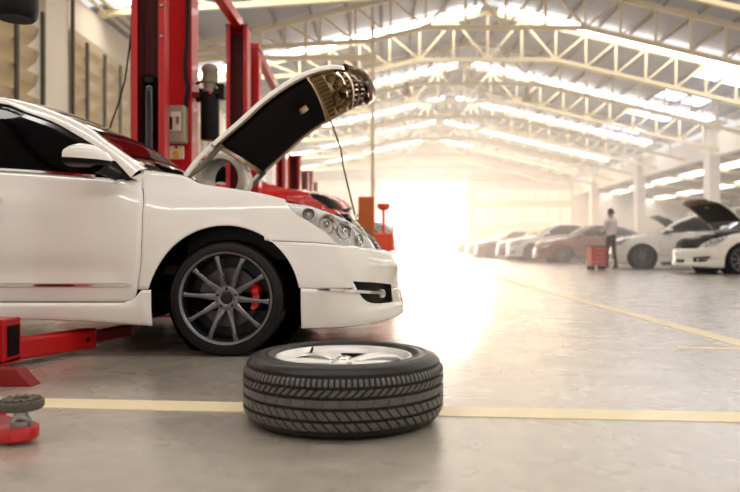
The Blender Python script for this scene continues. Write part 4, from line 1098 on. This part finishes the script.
# ================================================================= oil drain stand, orange post, trolleys
dY = 9.6; ds = thing('oil_drain_stand', 'orange-red waste oil drain stand with a bowl on a pole, past the car nose', 'oil drainer', (wx(383.5, dY), dY, 0))
def DZ(py): return wz(py, dY)
s_ = F / dY
tk = MB(); tk.box((0, 0, (DZ(233) + .14) / 2), (20 / s_, .34, DZ(233) - .14)); tk.build('tank', M['orange'], ds, bevel=.03, seg=3)
pl = MB(); pl.tube([(0, 0, DZ(234)), (0, 0, DZ(209))], .018, 10); pl.build('pole', M['orange'], ds)
bw = MB(); bw.lathe([(.02, DZ(210.5)), (4.6 / s_, DZ(209.5)), (6.2 / s_, DZ(207)), (6.3 / s_, DZ(204)), (5.9 / s_, DZ(204)), (5.6 / s_, DZ(206.5)), (.02, DZ(208))], 28); bw.build('bowl', M['orange'], ds)
for x, y in ((-.12, -.2), (.12, -.2), (-.12, .2), (.12, .2)):
    wh = MB(); wh.lathe([(.001, -.02), (.055, -.02), (.065, -.012), (.065, .012), (.055, .02), (.001, .02)], 18, TRS((x, y, .065)) @ ROT(PI / 2, 'X')); wl = wh.build('castor_wheel', M['black'], ds)
    fk = MB(); fk.box((x, y, .13), (.05, .07, .05)); fk.build('castor_fork', M['steel'], ds)
hn = MB(); hn.tube([(9 / s_, -.05, DZ(236)), (9.4 / s_, -.05, DZ(226))], .009, 6); hn.tube([(9 / s_, .05, DZ(236)), (9.4 / s_, .05, DZ(226)), (9.4 / s_, -.05, DZ(226))], .009, 6); hn.build('handle', M['steel'], ds)
oY = 13.8; op = thing('lift_post', 'plain orange-brown steel post standing beside the grey car nose', 'post', (wx(366.5, oY), oY, 0))
b = MB(); b.prism([(-.16, -.12), (.16, -.12), (.16, .12), (-.16, .12)], TRS((0, 0, 0)), wz(197, oY)); b.build('post', mat('orange_brown_enamel', 'c4641c', .45, 0, .1, .1, 8), op, smooth=0, bevel=.02)
b = MB(); b.box((0, 0, .02), (.55, .5, .04)); b.build('base_plate', M['reddark'], op, bevel=.005)
def trolley(label, x, y, w, d, h, rz, group=None, n=4):
    t = thing('tool_trolley', label, 'tool trolley', (x, y, 0), rz)
    c = MB(); c.box((0, 0, h / 2 + .06), (w, d, h - .12)); body = c.build('body', M['redpaint'], t, bevel=.012)
    for i in range(n):
        zh = (h - .16) / n; z = .14 + zh * (i + .5); f = MB(); f.box((0, -d / 2 - .006, z), (w - .04, .02, zh - .02)); dr = f.build('drawer', M['redpaint'], t, bevel=.004)
        k = MB(); k.box((0, -d / 2 - .022, z + zh * .25), (w * .7, .015, .02)); k.build('drawer_handle', M['steel'], dr)
    tp = MB(); tp.box((0, 0, h + .01), (w + .03, d + .03, .03)); tp.build('top_tray', M['black'], t, bevel=.006)
    for sx in (-1, 1):
        for sy in (-1, 1):
            wh = MB(); wh.lathe([(.001, -.018), (.05, -.018), (.06, -.01), (.06, .01), (.05, .018), (.001, .018)], 16, TRS((sx * (w / 2 - .06), sy * (d / 2 - .06), .06)) @ ROT(PI / 2, 'X')); wh.build('castor_wheel', M['black'], t)
    hd = MB(); hd.tube([(w / 2, -d * .3, h - .08), (w / 2 + .06, -d * .3, h - .06), (w / 2 + .06, d * .3, h - .06), (w / 2, d * .3, h - .08)], .011, 8); hd.build('push_handle', M['steel'], t)
    return t
trolley('red tool trolley on castors standing left of the person', wx(596, 18.4), 18.4, .40, .36, .62, .1)
trolley('small red tool trolley at the far end, beside the bright gate', wx(461, 50), 50.0, .62, .5, .85, 0)
# ---- pendant lamps
for i, (px_, py_, t) in enumerate(((407, 92, TY[10]), (527, 97, TY[10]))):
    x = wx(px_, t); z = wz(py_, t)
    p = thing('pendant_lamp', ('bell-shaped pendant lamp hanging left of the ridge, nearer the raised bonnet', 'bell-shaped pendant lamp hanging right of the ridge, above the parked cars')[i], 'lamp', (x, t, z), 0, 'high bay lamps under the trusses')
    sh = MB(); sh.lathe([(.06, .22), (.10, .16), (.15, .02), (.23, -.14), (.22, -.14), (.14, .01), (.08, .14)], 24); sh.build('lamp_shade', mat('lamp_shade', 'b98a4a', .4, .4), p)
    hs = MB(); hs.lathe([(.001, .40), (.075, .40), (.08, .22), (.001, .2)], 20); hs.build('lamp_housing', M['greycap'], p)
    rd = MB(); rd.tube([(0, 0, .4), (0, 0, 7.17 - z + .0)], .015, 6); rd.build('hanging_rod', M['steel'], p)
    bl = MB(); bl.ball((0, 0, -.04), (.07, .07, .1), 12); bl.build('bulb', M['label'], p)
# ---- hanging gear on the front lift
tkb = MB(); tx, ty_, tz = wx(12, 2.95), 2.98, wz(17, 2.95); r_ = wx(33, 2.95) - tx
tkb.lathe([(.001, 0), (r_ * .82, 0), (r_ * .94, .012), (r_, .04), (r_, .52), (r_ * .9, .55), (.001, .55)], 28, TRS(L(tx, ty_, tz))); tko = tkb.build('oil_tank', M['black'], lift)
tkb = MB(); tkb.box(L((tx - .1 - 2.0) / 2, ty_, tz + .35), (abs(-2.0 - (tx - .1)) + .06, .1, .1)); tkb.build('tank_bracket', M['reddark'], lift)
tkb = MB(); tkb.lathe([(.09, .55), (.10, .57), (.10, .82), (.06, .86), (.001, .86)], 24, TRS(L(tx, ty_, tz))); tkb.build('electric_motor', M['greycap'], tko)
cb = MB(); cY = 6.35; pts = [(133, -5), (133.5, 12), (132.5, 28), (129.5, 48), (125, 80), (118, 105), (111, 124), (106, 145), (104, 175)]
cb.tube([L(wx(a, cY), cY, wz(b_, cY)) for a, b_ in pts], [.012, .018, .018, .009, .008, .008, .008, .008, .008], 8); cb.tube([L(wx(133.5, cY), cY, wz(10, cY)), L(wx(133, cY), cY, wz(27, cY))], .024, 8)
cb.tube([L(wx(131, cY), cY, wz(30, cY)), L(wx(131.5, cY), cY, wz(200, cY))], .006, 6)
cb.build('hanging_cable', M['black'], po)

# ================================================================= the standing person
def person(x, y, rz):
    p = thing('person', 'person in a pale shirt and dark trousers standing by the red tool trolley', 'person', (x, y, 0), rz)
    J = {'pel': (0, 0, .93, .125, .10), 'wai': (0, .01, 1.06, .125, .095), 'che': (0, .015, 1.25, .155, .105), 'sho': (0, .01, 1.38, .12, .085), 'nek': (0, 0, 1.46, .052, .052), 'hd0': (0, -.012, 1.53, .062, .072)}
    E = [('pel', 'wai'), ('wai', 'che'), ('che', 'sho'), ('sho', 'nek'), ('nek', 'hd0')]
    for s, n in ((-1, 'l'), (1, 'r')):
        sp = .05 + (.03 if s < 0 else .0)
        J[n + 'hip'] = (s * .085, 0, .86, .088, .088); J[n + 'kne'] = (s * (.10 + sp * .5), -.02, .48, .058, .058); J[n + 'ank'] = (s * (.12 + sp), .02, .09, .04, .042); J[n + 'toe'] = (s * (.14 + sp), -.15, .035, .036, .03); J[n + 'hee'] = (s * (.12 + sp), .06, .04, .036, .034)
        E += [('pel', n + 'hip'), (n + 'hip', n + 'kne'), (n + 'kne', n + 'ank'), (n + 'ank', n + 'toe'), (n + 'ank', n + 'hee')]
        J[n + 'sh'] = (s * .175, .01, 1.375, .058, .058); J[n + 'elb'] = (s * .235, (-.06 if s > 0 else -.02), 1.10, .042, .042); J[n + 'wri'] = (s * .215, (-.28 if s > 0 else -.10), (1.02 if s > 0 else .87), .029, .027); J[n + 'pal'] = (s * .20, (-.35 if s > 0 else -.12), (1.00 if s > 0 else .80), .030, .018)
        E += [('sho', n + 'sh'), (n + 'sh', n + 'elb'), (n + 'elb', n + 'wri'), (n + 'wri', n + 'pal')]
        w, a = Vector(J[n + 'wri'][:3]), Vector(J[n + 'pal'][:3]); d = (a - w).normalized(); sd = Vector((0, 1, 0)).cross(d) if s < 0 else Vector((1, 0, 0))
        sd = (sd - d * sd.dot(d)).normalized()
        for k in range(4):
            ln = (.065, .075, .07, .055)[k]; base = a + sd * (.022 * (k - 1.5) * 1); m_ = base + d * ln * .55; t_ = m_ + (d * .8 + Vector((0, -.3, -.3))).normalized() * ln * .45
            J[f'{n}f{k}a'] = (*m_, .010, .010); J[f'{n}f{k}b'] = (*t_, .008, .008); E += [(n + 'pal', f'{n}f{k}a'), (f'{n}f{k}a', f'{n}f{k}b')]
        th = w + d * .03 + sd * -.04; J[n + 'tha'] = (*th, .012, .012); J[n + 'thb'] = (*(th + d * .035 + sd * -.012), .009, .009); E += [(n + 'wri', n + 'tha'), (n + 'tha', n + 'thb')]
    ks = list(J); me = bpy.data.meshes.new('body'); me.from_pydata([J[k][:3] for k in ks], [(ks.index(a), ks.index(b)) for a, b in E], [])
    o = bpy.data.objects.new('body', me); C.objects.link(o)
    sm = o.modifiers.new('skin', 'SKIN'); o.modifiers.new('sub', 'SUBSURF').levels = 2
    if not me.skin_vertices: bpy.context.view_layer.update()
    if not me.skin_vertices:
        bm = bmesh.new(); bm.from_mesh(me); bm.verts.layers.skin.verify(); bm.to_mesh(me); bm.free()
    for i, k in enumerate(ks):
        me.skin_vertices[0].data[i].radius = J[k][3:5]; me.skin_vertices[0].data[i].use_root = (k == 'pel')
    dg = bpy.context.evaluated_depsgraph_get(); m2 = bpy.data.meshes.new_from_object(o.evaluated_get(dg)); bpy.data.objects.remove(o)
    # head joined into the same body mesh: skull, nose, ears, with the face modelled
    bm = bmesh.new(); bm.from_mesh(m2)
    hd = MB(); c = Vector((0, -.015, 1.60)); rows = []
    for i in range(17):
        ph = PI * i / 16; zz = -cos(ph); row = []
        for j in range(28):
            a = 2 * PI * j / 28; r = sin(ph) * (1 if zz > -.1 else 1 - .28 * (-zz - .1)); xx = .078 * r * cos(a); yy = .098 * r * sin(a)
            if sin(a) < -.3: yy *= .94
            g = lambda x0, z0, s0: math.exp(-(((xx / .078 - x0) / s0) ** 2 + ((zz - z0) / s0) ** 2)) if sin(a) < 0 else 0
            yy -= .022 * g(0, -.12, .2) + .006 * g(0, -.42, .25); yy += .010 * (g(.4, .06, .2) + g(-.4, .06, .2))
            row.append(c + Vector((xx, yy, .122 * zz)))
        rows.append(row)
    hd.grid(rows, cyc=True)
    for s in (-1, 1): hd.ball(c + Vector((s * .078, .01, -.005)), (.012, .02, .03), 10)
    t = bpy.data.meshes.new('h'); t.from_pydata(hd.v, [], hd.f); bm.from_mesh(t); bm.to_mesh(m2); bm.free(); bpy.data.meshes.remove(t)
    for mm in ('skin', 'shirt', 'trou', 'shoe'): m2.materials.append(PM[mm])
    for f in m2.polygons:
        z = f.center.z; ax = abs(f.center.x); f.use_smooth = True
        arm = ax > .20 and z > .7
        f.material_index = 0 if z > 1.44 or (arm and (z < 1.16 and f.center.y < -.13 or z < .95)) else (3 if z < .075 else (2 if z < .96 and not arm else 1))
    body = bpy.data.objects.new('body', m2); C.objects.link(body); body.parent = p
    hr = MB(); rows = []
    for i in range(11):
        ph = PI / 2 * (1.18 - 1.18 * i / 10); row = []
        for j in range(28):
            a = 2 * PI * j / 28; zz = cos(ph); k = 1.08
            if sin(a) < -.35: zz = max(zz, .42)
            rr = math.sqrt(max(0, 1 - min(1, zz * zz))) if zz > -.2 else 1
            row.append(c + Vector((.078 * k * rr * cos(a), .098 * k * rr * sin(a) + .006, .122 * k * zz + .004)))
        rows.append(row)
    hr.grid(rows, cyc=True); hr.build('hair', PM['hair'], p, smooth=60)
    for s in (-1, 1):
        ey = MB(); ey.ball(c + Vector((s * .031, -.084, .008)), (.011, .008, .007), 10); ey.build('eye', M['black'], p)
    mo = MB(); mo.ball(c + Vector((0, -.088, -.062)), (.022, .007, .006), 10); mo.build('mouth', PM['lip'], p)
    bt = MB(); bt.lathe([(.128, -.02), (.134, -.01), (.134, .015), (.128, .02)], 28, TRS((0, .004, .965)) @ Matrix.Diagonal((1.02, .82, 1, 1))); bt.build('belt', M['black'], p)
    return p
PM = {'skin': mat('skin', 'b07a58', .55), 'shirt': mat('pale_shirt', 'd9ccd2', .8), 'trou': mat('dark_trousers', '3a2d28', .85), 'shoe': mat('dark_shoe', '1c1613', .6), 'hair': mat('dark_hair', '1d1410', .7), 'lip': mat('lips', '8a4a40', .5)}
pp = person(wx(611, 18.9), 18.9, math.radians(-150)); pp.scale = (.99, .99, .97)
sc = bpy.context.scene
w = bpy.data.worlds.new('World'); sc.world = w; w.use_nodes = True
nt = w.node_tree; bg = nt.nodes['Background']
bg.inputs[0].default_value = lin('f8f5f0'); bg.inputs[1].default_value = WORLD_E
cam = bpy.data.cameras.new('camera'); co = bpy.data.objects.new('camera', cam); C.objects.link(co)
co.location = (0, 0, EYE); co.rotation_euler = (PI / 2, 0, 0); cam.sensor_width = 36; cam.lens = F / 740 * 36
cam.shift_x = -(CX - 370) / 740; cam.shift_y = (CY - 246) / 740
cam.dof.use_dof = True; cam.dof.focus_distance = 3.2; cam.dof.aperture_fstop = 2.0
sc.camera = co
vs_ = sc.view_settings; vs_.view_transform = 'Standard'; vs_.look = 'None'; vs_.gamma = 1; vs_.exposure = EXPO; vs_.use_curve_mapping = False
sc.cycles.use_denoising = True; sc.cycles.max_bounces = 8; sc.cycles.transparent_max_bounces = 12; sc.cycles.volume_bounces = 1
sc.cycles.sample_clamp_indirect = 6; sc.cycles.caustics_reflective = False; sc.cycles.caustics_refractive = False
# haze in the deep part of the hall
if HAZE:
    hz = bpy.data.materials.new('hall_haze'); hz.use_nodes = True; n = hz.node_tree; n.nodes.remove(n.nodes['Principled BSDF'])
    v = n.nodes.new('ShaderNodeVolumeScatter'); v.inputs['Color'].default_value = (1, .95, .90, 1); v.inputs['Density'].default_value = HAZE; v.inputs['Anisotropy'].default_value = .4
    n.links.new(v.outputs[0], n.nodes['Material Output'].inputs['Volume'])
    b = MB(); b.box(((XL - .6 + 14.85) / 2, (14.5 + YE + .8) / 2, 4.6), (14.85 - XL + .6, YE + .8 - 14.5, 9.4)); o = b.build('haze', hz, smooth=0)
    tag(o, 'warm dusty haze filling the far end of the hall', 'haze', kind='stuff'); o.visible_shadow = True
sl = bpy.data.lights.new('low_sun', 'SUN'); sl.energy = SUN_E; sl.angle = math.radians(1.5); sl.color = (1, .67, .46)
so = bpy.data.objects.new('low_sun', sl); C.objects.link(so); so.location = (6, 60, 6)
a_, e_ = math.radians(6.2), math.radians(7.2); so.rotation_euler = (-Vector((sin(a_) * cos(e_), cos(a_) * cos(e_), sin(e_)))).to_track_quat('-Z', 'Y').to_euler()
def area(name, loc, rot, sx, sy, e, col):
    l = bpy.data.lights.new(name, 'AREA'); l.shape = 'RECTANGLE'; l.size = sx; l.size_y = sy; l.energy = e; l.color = col
    o = bpy.data.objects.new(name, l); C.objects.link(o); o.location = loc; o.rotation_euler = rot; return o
# daylight coming in through the gate and the strip windows of the end wall
def day(name, x0, x1, z0, z1, y, L, col):
    return area(name, ((x0 + x1) / 2, y, (z0 + z1) / 2), (-PI / 2, 0, 0), x1 - x0, z1 - z0, L * PI * (x1 - x0) * (z1 - z0), col)
day('gate_daylight', gx0 + .1, gx1 - .1, .05, gz - .1, YE + .4, GATE_L, (1, .81, .66))
day('window_daylight', gx1 + .6, XR - .1, wz1, wz2, YE + .3, GATE_L * 1.1, (1, .69, .46))
# LABELS of parts that look different from the rest of their thing
for o in bpy.data.objects:
    for k, v in (('brake_caliper', 'bright red brake caliper'), ('alloy_rim', 'bright silver alloy rim'), ('control_box', 'grey control box'), ('oil_tank', 'black oil tank'), ('insulation_pad', 'black felt pad under the bonnet')):
        if o.parent and o.name.split('.')[0] == k and not (k == 'brake_caliper' and o.parent.parent != car): o['label'] = v
